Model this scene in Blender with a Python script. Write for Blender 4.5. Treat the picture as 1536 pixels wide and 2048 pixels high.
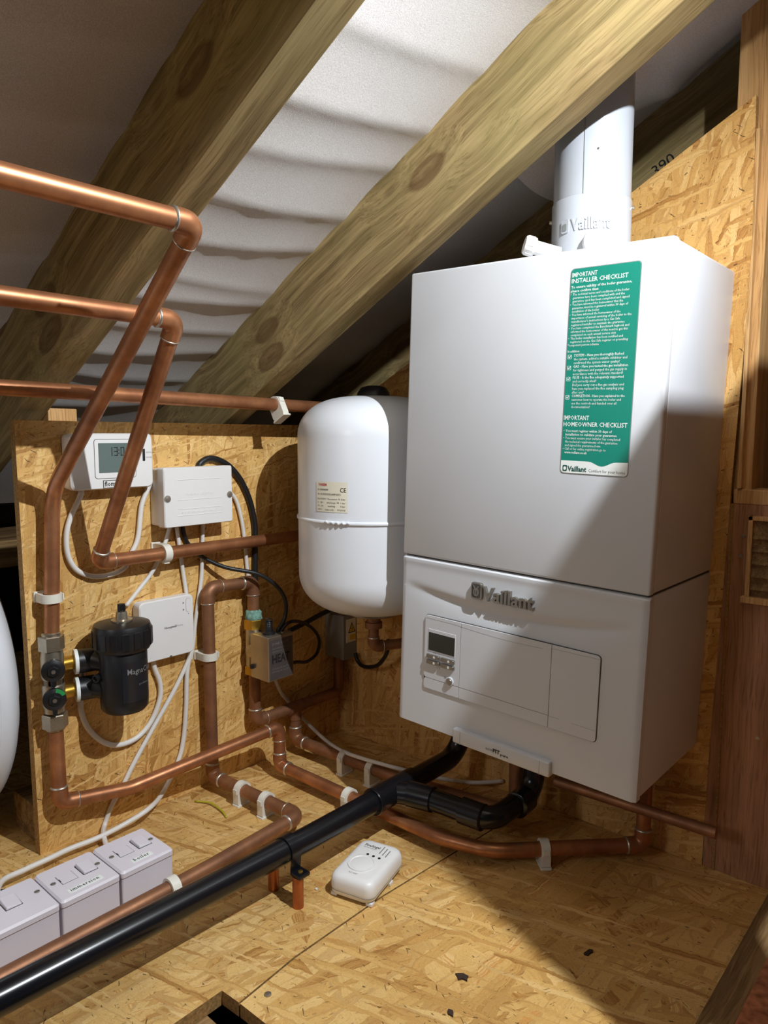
import bpy, bmesh, math, random
from mathutils import Vector, Matrix, Euler

random.seed(7)
R = math.radians
scn = bpy.context.scene
for o in list(bpy.data.objects):
    bpy.data.objects.remove(o, do_unlink=True)
COL = scn.collection

# ------------------------------------------------------------------ camera
cd = bpy.data.cameras.new('camera')
cam = bpy.data.objects.new('camera', cd)
COL.objects.link(cam)
cam.location = (0.7257, -0.8580, 0.6521)
cam.rotation_mode = 'XYZ'
cam.matrix_world = (Matrix.Translation(cam.location) @ Matrix.Rotation(R(41.3965), 4, 'Z')
                    @ Matrix.Rotation(R(90 - 6.1869), 4, 'X') @ Matrix.Rotation(R(0.0548), 4, 'Z'))
cd.sensor_fit = 'VERTICAL'
cd.sensor_height = 24.0
cd.lens = 1447.36 / 2048 * 24.0
cd.clip_start = 0.01
scn.camera = cam

# ------------------------------------------------------------------ world, exposure
w = bpy.data.worlds.new('loft_ambience')
scn.world = w
w.use_nodes = True
w.node_tree.nodes['Background'].inputs[0].default_value = (0.95, 0.95, 1.0, 1)
w.node_tree.nodes['Background'].inputs[1].default_value = 0.026
vs = scn.view_settings
vs.view_transform = 'Standard'
vs.look = 'None'
vs.gamma = 1.0
vs.use_curve_mapping = False
vs.exposure = 0.1
LAMP = Vector((0.74, -0.24, 1.238))      # bare bulb under the rafters, right of the camera
LAMP_WATTS = 60.0
LAMP_SIZE = 0.007
FILL_LAMP = Vector((0.05, -1.55, 0.92))      # added fill light, out of view behind the camera
FILL_WATTS = 9.0

# ------------------------------------------------------------------ helpers
def lin(c):
    return tuple(((x / 255.0) / 12.92 if x / 255.0 <= 0.04045 else ((x / 255.0 + 0.055) / 1.055) ** 2.4) for x in c) + (1.0,)

def tag(o, label=None, cat=None, group=None, kind=None):
    if label: o['label'] = label
    if cat: o['category'] = cat
    if group: o['group'] = group
    if kind: o['kind'] = kind
    return o

def thing(name, loc, label, cat, group=None, rot=None):
    o = bpy.data.objects.new(name, None)
    COL.objects.link(o)
    o.empty_display_size = 0.02
    o.location = loc
    if rot: o.rotation_euler = rot
    o['org'] = list(loc)
    tag(o, label, cat, group)
    return o

def org(p):
    return Vector(p['org']) if p is not None and 'org' in p.keys() else Vector((0, 0, 0))

def mesh(name, vf, mat, parent=None, smooth=False, angle=None, local=False):
    """vf=(verts,faces) in world coordinates (or thing-local if local)."""
    v, f = vf
    O = Vector((0, 0, 0)) if local else org(parent)
    me = bpy.data.meshes.new(name)
    me.from_pydata([tuple(Vector(p) - O) for p in v], [], f)
    me.validate()
    bm = bmesh.new(); bm.from_mesh(me)
    bmesh.ops.recalc_face_normals(bm, faces=bm.faces)
    bm.to_mesh(me); bm.free()
    if mat is not None:
        me.materials.append(mat)
    if smooth:
        for p in me.polygons: p.use_smooth = True
        if angle:
            try: me.set_sharp_from_angle(angle=R(angle))
            except Exception: pass
    o = bpy.data.objects.new(name, me)
    COL.objects.link(o)
    if parent is not None:
        o.parent = parent
        if not local and 'org' in parent.keys():
            o['org'] = list(parent['org'])
        elif 'org' in parent.keys():
            o['org'] = list(parent['org'])
    return o

def join(*vfs):
    V, F = [], []
    for v, f in vfs:
        n = len(V); V += [tuple(p) for p in v]; F += [tuple(i + n for i in q) for q in f]
    return V, F

def xf(vf, M):
    return [tuple(M @ Vector(p)) for p in vf[0]], vf[1]

def bm_out(bm):
    bm.verts.ensure_lookup_table(); bm.verts.index_update()
    v = [tuple(p.co) for p in bm.verts]; f = [tuple(q.index for q in p.verts) for p in bm.faces]
    bm.free(); return v, f

def box(x0, x1, y0, y1, z0, z1, bev=0.0, seg=2):
    bm = bmesh.new()
    bmesh.ops.create_cube(bm, size=1)
    for v in bm.verts:
        v.co = Vector(((x0 + x1) / 2 + v.co.x * (x1 - x0), (y0 + y1) / 2 + v.co.y * (y1 - y0), (z0 + z1) / 2 + v.co.z * (z1 - z0)))
    if bev > 0:
        bmesh.ops.bevel(bm, geom=bm.edges[:], offset=bev, segments=seg, affect='EDGES', profile=0.5)
    return bm_out(bm)

def rrect(w, h, r, n=5):
    pts = []
    for cx, cy, a0 in ((w / 2 - r, h / 2 - r, 0), (-w / 2 + r, h / 2 - r, 90), (-w / 2 + r, -h / 2 + r, 180), (w / 2 - r, -h / 2 + r, 270)):
        for i in range(n + 1):
            a = R(a0 + 90 * i / n); pts.append((cx + r * math.cos(a), cy + r * math.sin(a)))
    return pts

def prism(pts2, d0, d1, M=None, cham=0.0):
    """extrude a 2D outline along +z from d0 to d1, optional chamfer at the d1 face; then map by M."""
    n = len(pts2)
    cx = sum(p[0] for p in pts2) / n; cy = sum(p[1] for p in pts2) / n
    V = [(p[0], p[1], d0) for p in pts2]
    F = []
    rings = [0]
    if cham > 0:
        V += [(p[0], p[1], d1 - cham * (1 if d1 > d0 else -1)) for p in pts2]; rings.append(n)
        def sh(p):
            d = Vector((p[0] - cx, p[1] - cy)); L = d.length
            k = (L - cham) / L if L > cham else 1
            return (cx + d.x * k, cy + d.y * k, d1)
        rings.append(len(V)); V += [sh(p) for p in pts2]
    else:
        rings.append(n); V += [(p[0], p[1], d1) for p in pts2]
    for a, b in zip(rings[:-1], rings[1:]):
        for i in range(n):
            j = (i + 1) % n; F.append((a + i, a + j, b + j, b + i))
    F.append(tuple(range(n))[::-1]); F.append(tuple(rings[-1] + i for i in range(n)))
    vf = (V, F)
    return xf(vf, M) if M is not None else vf

def frame_for(d, up=None):
    d = d.normalized()
    u = Vector(up) if up is not None else (Vector((0, 0, 1)) if abs(d.z) < 0.9 else Vector((1, 0, 0)))
    a = u - d * u.dot(d)
    a.normalize(); b = d.cross(a)
    return a, b

def tube(path, r, n=16, cap=True):
    P = [Vector(p) for p in path]
    rr = r if isinstance(r, (list, tuple)) else [r] * len(P)
    T = []
    for i in range(len(P)):
        if i == 0: t = P[1] - P[0]
        elif i == len(P) - 1: t = P[-1] - P[-2]
        else: t = (P[i + 1] - P[i]).normalized() + (P[i] - P[i - 1]).normalized()
        T.append(t.normalized())
    a, b = frame_for(T[0])
    V, F = [], []
    for i, p in enumerate(P):
        a = a - T[i] * a.dot(T[i]); a.normalize(); b = T[i].cross(a)
        for k in range(n):
            t = 2 * math.pi * k / n
            V.append(tuple(p + (a * math.cos(t) + b * math.sin(t)) * rr[i]))
    for i in range(len(P) - 1):
        for k in range(n):
            k2 = (k + 1) % n
            F.append((i * n + k, i * n + k2, (i + 1) * n + k2, (i + 1) * n + k))
    if cap:
        F.append(tuple(range(n))[::-1]); F.append(tuple((len(P) - 1) * n + k for k in range(n)))
    return V, F

def lathe(prof, n=32, M=None):
    """prof: list of (r,z); revolve around z."""
    V, F = [], []
    for r, z in prof:
        for k in range(n):
            t = 2 * math.pi * k / n; V.append((r * math.cos(t), r * math.sin(t), z))
    for i in range(len(prof) - 1):
        for k in range(n):
            k2 = (k + 1) % n; F.append((i * n + k, i * n + k2, (i + 1) * n + k2, (i + 1) * n + k))
    F.append(tuple(range(n))[::-1]); F.append(tuple((len(prof) - 1) * n + k for k in range(n)))
    vf = (V, F)
    return xf(vf, M) if M is not None else vf

def axisM(p, d, up=None):
    """matrix taking local z to direction d at p."""
    d = Vector(d).normalized(); a, b = frame_for(d, up)
    return Matrix(((a.x, b.x, d.x, p[0]), (a.y, b.y, d.y, p[1]), (a.z, b.z, d.z, p[2]), (0, 0, 0, 1)))

def planeM(o, ex, ey, ez):
    return Matrix(((ex[0], ey[0], ez[0], o[0]), (ex[1], ey[1], ez[1], o[1]), (ex[2], ey[2], ez[2], o[2]), (0, 0, 0, 1)))

def fillet(pts, rad, seg=8):
    """polyline with rounded corners; returns path and per corner (start,end) tangent points + arc."""
    P = [Vector(p) for p in pts]
    out = [P[0]]; info = []
    for i in range(1, len(P) - 1):
        a = (P[i - 1] - P[i]); b = (P[i + 1] - P[i]); la, lb = a.length, b.length
        a.normalize(); b.normalize()
        ang = a.angle(b)
        rd = rad[i - 1] if isinstance(rad, (list, tuple)) else rad
        t = rd / math.tan(ang / 2)
        t = min(t, la * 0.48, lb * 0.48); rd = t * math.tan(ang / 2)
        A = P[i] + a * t; B = P[i] + b * t
        c = P[i] + (a + b).normalized() * (rd / math.sin(ang / 2))
        va = A - c; vb = B - c
        tot = va.angle(vb); arc = []
        for k in range(seg + 1):
            s = k / seg
            q = (va * math.sin((1 - s) * tot) + vb * math.sin(s * tot)) / math.sin(tot)
            arc.append(c + q)
        out += arc; info.append((arc, a, b))
    out.append(P[-1])
    return out, info

def smooth_path(pts, sub=6):
    P = [Vector(p) for p in pts]
    Q = [P[0] * 2 - P[1]] + P + [P[-1] * 2 - P[-2]]
    out = []
    for i in range(1, len(Q) - 2):
        p0, p1, p2, p3 = Q[i - 1], Q[i], Q[i + 1], Q[i + 2]
        for k in range(sub):
            t = k / sub
            out.append(0.5 * ((2 * p1) + (p2 - p0) * t + (2 * p0 - 5 * p1 + 4 * p2 - p3) * t * t + (3 * p1 - p0 - 3 * p2 + p3) * t ** 3))
    out.append(P[-1])
    return out

# ------------------------------------------------------------------ materials
def new_mat(name):
    m = bpy.data.materials.new(name); m.use_nodes = True
    nt = m.node_tree
    return m, nt, nt.nodes['Principled BSDF']

def node(nt, typ, **kw):
    n = nt.nodes.new(typ)
    for k, v in kw.items():
        if k == 'inp':
            for i, val in v.items(): n.inputs[i].default_value = val
        else: setattr(n, k, v)
    return n

def mathn(nt, op, a, b=None, clamp=False):
    n = nt.nodes.new('ShaderNodeMath'); n.operation = op; n.use_clamp = clamp
    for i, x in enumerate((a, b)):
        if x is None: continue
        if isinstance(x, (int, float)): n.inputs[i].default_value = x
        else: nt.links.new(x, n.inputs[i])
    return n.outputs[0]

def mixc(nt, fac, a, b, mode='MIX'):
    n = nt.nodes.new('ShaderNodeMix'); n.data_type = 'RGBA'; n.blend_type = mode
    for s, x in ((0, fac), (6, a), (7, b)):
        if isinstance(x, (int, float)): n.inputs[s].default_value = x
        elif isinstance(x, tuple): n.inputs[s].default_value = x
        else: nt.links.new(x, n.inputs[s])
    return n.outputs[2]

def ramp(nt, fac, stops):
    n = nt.nodes.new('ShaderNodeValToRGB')
    el = n.color_ramp.elements
    while len(el) > 1: el.remove(el[-1])
    el[0].position = stops[0][0]; el[0].color = stops[0][1]
    for p, c in stops[1:]:
        e = el.new(p); e.color = c
    nt.links.new(fac, n.inputs[0])
    return n.outputs[0]

def plain(name, rgb, rough=0.45, metal=0.0, noise=0.06, scale=40, bump=0.0, spec=0.5):
    m, nt, b = new_mat(name)
    c = lin(rgb)
    tc = node(nt, 'ShaderNodeTexCoord')
    nz = node(nt, 'ShaderNodeTexNoise', inp={'Scale': scale, 'Detail': 4})
    nt.links.new(tc.outputs['Object'], nz.inputs['Vector'])
    lo = tuple(x * (1 - noise) for x in c[:3]) + (1,); hi = tuple(min(1, x * (1 + noise)) for x in c[:3]) + (1,)
    nt.links.new(ramp(nt, nz.outputs['Fac'], [(0.3, lo), (0.7, hi)]), b.inputs['Base Color'])
    b.inputs['Roughness'].default_value = rough; b.inputs['Metallic'].default_value = metal
    b.inputs['Specular IOR Level'].default_value = spec
    if bump:
        bp = node(nt, 'ShaderNodeBump', inp={'Strength': bump, 'Distance': 0.001})
        nt.links.new(nz.outputs['Fac'], bp.inputs['Height']); nt.links.new(bp.outputs[0], b.inputs['Normal'])
    return m

def osb_mat(name, plane, tint=(1, 1, 1), dark=0.0, seed=0.0, L=0.085, W=0.02):
    m, nt, b = new_mat(name)
    tc = node(nt, 'ShaderNodeTexCoord'); sx = node(nt, 'ShaderNodeSeparateXYZ')
    nt.links.new(tc.outputs['Object'], sx.inputs[0])
    cx = node(nt, 'ShaderNodeCombineXYZ')
    ax = {'xy': (0, 1), 'yz': (1, 2), 'xz': (0, 2)}[plane]
    nt.links.new(sx.outputs[ax[0]], cx.inputs[0]); nt.links.new(sx.outputs[ax[1]], cx.inputs[1])
    cx.inputs[2].default_value = 0
    dn = node(nt, 'ShaderNodeTexNoise', inp={'Scale': 24.0, 'Detail': 6, 'Roughness': 0.62})
    nt.links.new(cx.outputs[0], dn.inputs['Vector'])
    vs_ = node(nt, 'ShaderNodeVectorMath', operation='MULTIPLY_ADD')
    nt.links.new(dn.outputs['Color'], vs_.inputs[0]); vs_.inputs[1].default_value = (0.017, 0.017, 0); nt.links.new(cx.outputs[0], vs_.inputs[2])
    vec = vs_.outputs[0]
    cols = [(0.0, lin((168, 122, 66))), (0.10, lin((200, 158, 96))), (0.4, lin((213, 175, 112))), (0.7, lin((220, 184, 122))), (0.93, lin((229, 198, 142))), (1.0, lin((206, 156, 92)))]
    color = None; height = None
    angs = [8, 63, -38, 118, 28, -72, 92, -14]
    for i, a in enumerate(angs):
        rm = node(nt, 'ShaderNodeMapping'); rm.inputs['Rotation'].default_value = (0, 0, R(a)); nt.links.new(vec, rm.inputs['Vector'])
        mp = node(nt, 'ShaderNodeMapping', vector_type='POINT')
        sL, sW = [(L * a_, W * b_) for a_, b_ in ((1.2, 1.3), (0.8, .5), (.6, .75), (1.1, .30), (1.0, 1.05), (.6, .35), (1.3, .5), (.7, .22))][i]
        mp.inputs['Scale'].default_value = (1 / sL, 1 / sW, 1)
        mp.inputs['Location'].default_value = (seed + 3.7 * i, 1.3 * i + seed, 0)
        nt.links.new(rm.outputs[0], mp.inputs['Vector'])
        vo = node(nt, 'ShaderNodeTexVoronoi', voronoi_dimensions='2D', feature='F1', inp={'Scale': 1.0})
        nt.links.new(mp.outputs[0], vo.inputs['Vector'])
        sc = node(nt, 'ShaderNodeSeparateColor'); nt.links.new(vo.outputs['Color'], sc.inputs[0])
        gm = node(nt, 'ShaderNodeMapping'); gm.inputs['Scale'].default_value = (0.5, 7.0, 1)
        nt.links.new(mp.outputs[0], gm.inputs['Vector'])
        gn = node(nt, 'ShaderNodeTexNoise', noise_dimensions='2D', inp={'Scale': 1.3, 'Detail': 3, 'Roughness': 0.6})
        nt.links.new(gm.outputs[0], gn.inputs['Vector'])
        # jitter tone with the grain
        tone = mathn(nt, 'ADD', sc.outputs[1], mathn(nt, 'MULTIPLY', mathn(nt, 'SUBTRACT', gn.outputs['Fac'], 0.5), 0.55), clamp=True)
        c = ramp(nt, tone, cols)
        if color is None:
            color = c; height = sc.outputs[2]
        else:
            thr = 0.52 + 0.05 * i * 0.5
            msk = mathn(nt, 'GREATER_THAN', sc.outputs[0], thr)
            # ragged flake border drawn a little darker
            edge = mathn(nt, 'GREATER_THAN', vo.outputs['Distance'], 0.52)
            c = mixc(nt, mathn(nt, 'MULTIPLY', edge, 0.28), c, lin((150, 104, 52)))
            color = mixc(nt, msk, color, c)
            hm = node(nt, 'ShaderNodeMix'); hm.data_type = 'FLOAT'
            nt.links.new(msk, hm.inputs[0]); nt.links.new(height, hm.inputs[2]); nt.links.new(mathn(nt, 'MULTIPLY', mathn(nt, 'ADD', sc.outputs[2], gn.outputs['Fac']), 0.6), hm.inputs[3])
            height = hm.outputs[0]
    # dark bark specks and slivers
    for (ang, s, thr, k) in ((35, (75, 640, 1), 0.9955, 0.8), (-60, (120, 900, 1), 0.995, 0.7), (100, (240, 820, 1), 0.991, 0.6), (5, (190, 600, 1), 0.9945, 0.7), (-25, (150, 420, 1), 0.996, 0.75)):
        rm = node(nt, 'ShaderNodeMapping'); rm.inputs['Rotation'].default_value = (0, 0, R(ang)); nt.links.new(vec, rm.inputs['Vector'])
        mp = node(nt, 'ShaderNodeMapping'); mp.inputs['Scale'].default_value = s
        mp.inputs['Location'].default_value = (seed * 2, 5, 0)
        nt.links.new(rm.outputs[0], mp.inputs['Vector'])
        vo = node(nt, 'ShaderNodeTexVoronoi', voronoi_dimensions='2D', inp={'Scale': 1.0}); nt.links.new(mp.outputs[0], vo.inputs['Vector'])
        sc = node(nt, 'ShaderNodeSeparateColor'); nt.links.new(vo.outputs['Color'], sc.inputs[0])
        f = mathn(nt, 'MULTIPLY', mathn(nt, 'GREATER_THAN', sc.outputs[0], thr), mathn(nt, 'LESS_THAN', vo.outputs['Distance'], 0.42))
        color = mixc(nt, mathn(nt, 'MULTIPLY', f, k), color, lin((58, 34, 16)))
    fib = node(nt, 'ShaderNodeTexNoise', noise_dimensions='2D', inp={'Scale': 320.0, 'Detail': 4, 'Roughness': 0.7, 'Distortion': 1.5}); nt.links.new(vec, fib.inputs['Vector'])
    color = mixc(nt, 1.0, color, ramp(nt, fib.outputs['Fac'], [(0.3, (0.78, 0.75, 0.68, 1)), (0.46, (0.98, 0.97, 0.96, 1)), (0.7, (1.07, 1.06, 1.04, 1))]), 'MULTIPLY')
    big = node(nt, 'ShaderNodeTexNoise', noise_dimensions='2D', inp={'Scale': 5.0, 'Detail': 2}); nt.links.new(cx.outputs[0], big.inputs['Vector'])
    color = mixc(nt, 1.0, color, ramp(nt, big.outputs['Fac'], [(0.3, (0.86, 0.84, 0.80, 1)), (0.7, (1.06, 1.05, 1.03, 1))]), 'MULTIPLY')
    color = mixc(nt, 1.0, color, (tint[0], tint[1], tint[2], 1), 'MULTIPLY')
    nt.links.new(color, b.inputs['Base Color'])
    b.inputs['Roughness'].default_value = 0.55
    b.inputs['Specular IOR Level'].default_value = 0.3
    bp = node(nt, 'ShaderNodeBump', inp={'Strength': 0.35, 'Distance': 0.0012})
    nt.links.new(height, bp.inputs['Height']); nt.links.new(bp.outputs[0], b.inputs['Normal'])
    return m

def wood_mat(name, base, dark, axis='x', knots=True, gscale=1.0, rough=0.7, green=None):
    m, nt, b = new_mat(name)
    tc = node(nt, 'ShaderNodeTexCoord')
    mp = node(nt, 'ShaderNodeMapping')
    s = {'x': (2.2, 60, 60), 'y': (60, 2.2, 60), 'z': (60, 60, 2.2)}[axis]
    mp.inputs['Scale'].default_value = tuple(q * gscale for q in s)
    # knots
    kmap = node(nt, 'ShaderNodeMapping')
    ks = {'x': (5.5, 11, 11), 'y': (15, 4.2, 15), 'z': (15, 15, 4.2)}[axis]
    kmap.inputs['Scale'].default_value = ks
    nt.links.new(tc.outputs['Object'], kmap.inputs['Vector'])
    kv = node(nt, 'ShaderNodeTexVoronoi', inp={'Scale': 1.0, 'Randomness': 1.0}); nt.links.new(kmap.outputs[0], kv.inputs['Vector'])
    warp = node(nt, 'ShaderNodeTexNoise', inp={'Scale': 5.0, 'Detail': 2}); nt.links.new(tc.outputs['Object'], warp.inputs['Vector'])
    wv = node(nt, 'ShaderNodeVectorMath', operation='MULTIPLY_ADD')
    nt.links.new(warp.outputs['Color'], wv.inputs[0]); wv.inputs[1].default_value = (0.02, 0.02, 0.02); nt.links.new(tc.outputs['Object'], wv.inputs[2])
    # grain bends around knots
    kd = mathn(nt, 'SUBTRACT', 0.45, kv.outputs['Distance'], clamp=True)
    kb = node(nt, 'ShaderNodeVectorMath', operation='ADD')
    comb = node(nt, 'ShaderNodeCombineXYZ')
    kk = mathn(nt, 'MULTIPLY', kd, 0.05)
    for i in range(3): nt.links.new(kk, comb.inputs[i])
    nt.links.new(wv.outputs[0], kb.inputs[0]); nt.links.new(comb.outputs[0], kb.inputs[1])
    nt.links.new(kb.outputs[0] if knots else wv.outputs[0], mp.inputs['Vector'])
    g = node(nt, 'ShaderNodeTexNoise', inp={'Scale': 1.0, 'Detail': 5, 'Roughness': 0.62}); nt.links.new(mp.outputs[0], g.inputs['Vector'])
    mid = tuple((a + c) / 2 for a, c in zip(base, dark))
    col = ramp(nt, g.outputs['Fac'], [(0.28, lin(dark)), (0.45, lin(mid)), (0.58, lin(base)), (0.8, lin(tuple(min(255, x * 1.1) for x in base)))])
    fm_ = node(nt, 'ShaderNodeMapping'); fm_.inputs['Scale'].default_value = tuple(9.0 if q < 10 else 420.0 for q in s)
    nt.links.new(kb.outputs[0] if knots else wv.outputs[0], fm_.inputs['Vector'])
    fg = node(nt, 'ShaderNodeTexNoise', inp={'Scale': 1.0, 'Detail': 3, 'Roughness': 0.65}); nt.links.new(fm_.outputs[0], fg.inputs['Vector'])
    col = mixc(nt, 1.0, col, ramp(nt, fg.outputs['Fac'], [(0.34, (0.62, 0.58, 0.5, 1)), (0.5, (0.97, 0.96, 0.94, 1)), (0.7, (1.1, 1.09, 1.06, 1))]), 'MULTIPLY')
    pn = node(nt, 'ShaderNodeTexNoise', inp={'Scale': 7.0, 'Detail': 4}); nt.links.new(tc.outputs['Object'], pn.inputs['Vector'])
    if green:
        col = mixc(nt, ramp(nt, pn.outputs['Fac'], [(0.35, (0, 0, 0, 1)), (0.7, (0.75, 0.75, 0.75, 1))]), col, mixc(nt, 0.6, col, lin(green)))
    if knots:
        kf = ramp(nt, kv.outputs['Distance'], [(0.05, (1, 1, 1, 1)), (0.12, (0.5, 0.5, 0.5, 1)), (0.2, (0.75, 0.75, 0.75, 1)), (0.24, (0, 0, 0, 1))])
        sc = node(nt, 'ShaderNodeSeparateColor'); nt.links.new(kv.outputs['Color'], sc.inputs[0])
        kf2 = mathn(nt, 'MULTIPLY', kf, mathn(nt, 'GREATER_THAN', sc.outputs[0], 0.25))
        col = mixc(nt, mathn(nt, 'MULTIPLY', kf2, 0.85), col, lin((92, 62, 36)))
    nt.links.new(col, b.inputs['Base Color'])
    b.inputs['Roughness'].default_value = rough; b.inputs['Specular IOR Level'].default_value = 0.25
    bp = node(nt, 'ShaderNodeBump', inp={'Strength': 0.3, 'Distance': 0.001})
    nt.links.new(g.outputs['Fac'], bp.inputs['Height']); nt.links.new(bp.outputs[0], b.inputs['Normal'])
    return m

def copper_mat(name, a=(206, 142, 98), c=(148, 94, 62), rough=0.32, dull=0.0):
    m, nt, b = new_mat(name)
    tc = node(nt, 'ShaderNodeTexCoord')
    n1 = node(nt, 'ShaderNodeTexNoise', inp={'Scale': 18.0, 'Detail': 5, 'Roughness': 0.6}); nt.links.new(tc.outputs['Object'], n1.inputs['Vector'])
    n2 = node(nt, 'ShaderNodeTexNoise', inp={'Scale': 90.0, 'Detail': 3}); nt.links.new(tc.outputs['Object'], n2.inputs['Vector'])
    col = ramp(nt, n1.outputs['Fac'], [(0.3, lin(c)), (0.5, lin(tuple((x + y) / 2 for x, y in zip(a, c)))), (0.68, lin(a))])
    col = mixc(nt, mathn(nt, 'MULTIPLY', n2.outputs['Fac'], 0.22), col, lin((96, 70, 50)))
    # verdigris freckles
    v = node(nt, 'ShaderNodeTexNoise', inp={'Scale': 26.0, 'Detail': 4}); nt.links.new(tc.outputs['Object'], v.inputs['Vector'])
    col = mixc(nt, ramp(nt, v.outputs['Fac'], [(0.70, (0, 0, 0, 1)), (0.80, (0.6, 0.6, 0.6, 1))]), col, lin((104, 128, 112)))
    nt.links.new(col, b.inputs['Base Color'])
    b.inputs['Metallic'].default_value = 0.68 - dull
    rr = ramp(nt, n1.outputs['Fac'], [(0.3, (rough + 0.16,) * 3 + (1,)), (0.7, (rough,) * 3 + (1,))])
    nt.links.new(rr, b.inputs['Roughness'])
    return m

def membrane_mat():
    m, nt, b = new_mat('roof_membrane_fabric')
    tc = node(nt, 'ShaderNodeTexCoord')
    n = node(nt, 'ShaderNodeTexNoise', inp={'Scale': 700.0, 'Detail': 2}); nt.links.new(tc.outputs['Object'], n.inputs['Vector'])
    n2 = node(nt, 'ShaderNodeTexNoise', inp={'Scale': 3.0, 'Detail': 3}); nt.links.new(tc.outputs['Object'], n2.inputs['Vector'])
    col = ramp(nt, n.outputs['Fac'], [(0.3, lin((196, 192, 190))), (0.7, lin((222, 219, 217)))])
    col = mixc(nt, 1.0, col, ramp(nt, n2.outputs['Fac'], [(0.3, (0.92, 0.91, 0.9, 1)), (0.7, (1, 1, 1, 1))]), 'MULTIPLY')
    nt.links.new(col, b.inputs['Base Color'])
    b.inputs['Roughness'].default_value = 0.85; b.inputs['Specular IOR Level'].default_value = 0.15
    bp = node(nt, 'ShaderNodeBump', inp={'Strength': 0.25, 'Distance': 0.0006}); nt.links.new(n.outputs['Fac'], bp.inputs['Height']); nt.links.new(bp.outputs[0], b.inputs['Normal'])
    return m

def emit_mat(name, rgb, s):
    m = bpy.data.materials.new(name); m.use_nodes = True
    nt = m.node_tree; nt.nodes.remove(nt.nodes['Principled BSDF'])
    e = node(nt, 'ShaderNodeEmission'); e.inputs[0].default_value = rgb; e.inputs[1].default_value = s
    nt.links.new(e.outputs[0], nt.nodes['Material Output'].inputs[0])
    return m

M_ = {}
M_['osb_floor_a'] = osb_mat('osb_floor_greyish', 'xy', (0.98, 0.96, 0.90), seed=1.0, L=0.13, W=0.026)
M_['osb_floor_b'] = osb_mat('osb_floor_golden', 'xy', (1.0, 0.95, 0.84), seed=9.0, L=0.16, W=0.034)
M_['osb_board'] = osb_mat('osb_board_golden', 'yz', (1.12, 1.07, 0.97), seed=4.0, L=0.085, W=0.017)
M_['osb_wall'] = osb_mat('osb_wall_golden', 'xz', (1.0, 0.9, 0.76), seed=13.0, L=0.12, W=0.026)
M_['osb_edge'] = plain('osb_cut_edge', (158, 122, 74), 0.8, noise=0.35, scale=260, bump=0.6, spec=0.2)
M_['rafter'] = wood_mat('treated_rafter_timber', (176, 152, 108), (122, 100, 66), 'x', True, green=(134, 128, 80))
M_['stud'] = wood_mat('planed_pine', (214, 172, 118), (190, 142, 88), 'z', False, rough=0.6)
M_['sill'] = wood_mat('rough_sole_plate', (150, 120, 80), (96, 72, 46), 'y', False, rough=0.8)
M_['sill2'] = plain('brick_red_grit', (164, 104, 72), 0.9, noise=0.45, scale=90, bump=0.8, spec=0.2)
M_['ply'] = wood_mat('brown_plywood', (176, 130, 98), (158, 112, 82), 'z', False, rough=0.55)
M_['membrane'] = membrane_mat()
M_['copper'] = copper_mat('aged_copper')
M_['copper_dull'] = copper_mat('dull_brown_copper', (176, 124, 88), (126, 86, 62), 0.42, 0.1)
M_['copper_bright'] = copper_mat('bright_copper', (206, 122, 72), (150, 84, 48), 0.28)
M_['solder'] = plain('tinned_solder', (196, 190, 178), 0.35, 0.85, 0.15, 120)
M_['verdigris'] = plain('verdigris_crust', (120, 160, 146), 0.85, 0.1, 0.35, 160, 0.6)
M_['white_enamel'] = plain('white_enamel', (206, 208, 212), 0.30, noise=0.012, scale=12)
M_['white_vessel'] = plain('white_gloss_vessel', (222, 225, 230), 0.30, noise=0.015, scale=10)
M_['white_plastic'] = plain('white_plastic', (228, 226, 224), 0.4, noise=0.015, scale=20)
M_['lilac_plastic'] = plain('cool_white_plastic', (220, 214, 222), 0.38, noise=0.015, scale=20)
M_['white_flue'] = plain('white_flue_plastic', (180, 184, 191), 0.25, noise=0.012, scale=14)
M_['clip'] = plain('translucent_white_nylon', (226, 222, 210), 0.5, noise=0.04, scale=60)
M_['cable_white'] = plain('white_cable_pvc', (226, 222, 216), 0.42, noise=0.02, scale=30)
M_['cable_black'] = plain('black_cable_rubber', (26, 26, 28), 0.42, noise=0.1, scale=60)
M_['black_plastic'] = plain('black_plastic', (24, 24, 26), 0.38, noise=0.12, scale=50)
M_['black_gloss'] = plain('black_waste_pipe', (17, 18, 22), 0.24, noise=0.1, scale=30)
M_['nickel'] = plain('nickel_plated_brass', (176, 166, 148), 0.3, 0.85, 0.12, 60)
M_['brass'] = plain('brass', (190, 150, 62), 0.3, 0.9, 0.12, 60)
M_['steel'] = plain('brushed_steel', (178, 166, 150), 0.32, 0.85, 0.08, 40)
M_['chrome'] = plain('satin_chrome', (150, 146, 138), 0.3, 0.8, 0.06, 60)
M_['lcd'] = plain('grey_lcd', (98, 112, 108), 0.18, noise=0.04, scale=30)
M_['lcd_dark'] = plain('dark_lcd', (52, 54, 50), 0.15, noise=0.04, scale=30)
M_['ink'] = plain('black_ink', (24, 22, 22), 0.6, noise=0.05)
M_['grey_ink'] = plain('grey_ink', (120, 118, 118), 0.6, noise=0.05)
M_['groove'] = plain('shadow_gap', (70, 66, 62), 0.6, noise=0.05)
M_['green_print'] = plain('green_print', (0, 132, 112), 0.42, noise=0.03, scale=10)
M_['white_print'] = plain('white_print', (234, 238, 234), 0.5, noise=0.01)
M_['silver_print'] = plain('silver_border', (132, 138, 136), 0.4, noise=0.02)
M_['red_print'] = plain('red_print', (190, 52, 56), 0.5, noise=0.02)
M_['paper'] = plain('cream_label', (226, 220, 200), 0.5, noise=0.02)
M_['yellow'] = plain('warning_yellow', (214, 176, 30), 0.5, noise=0.03)
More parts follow.
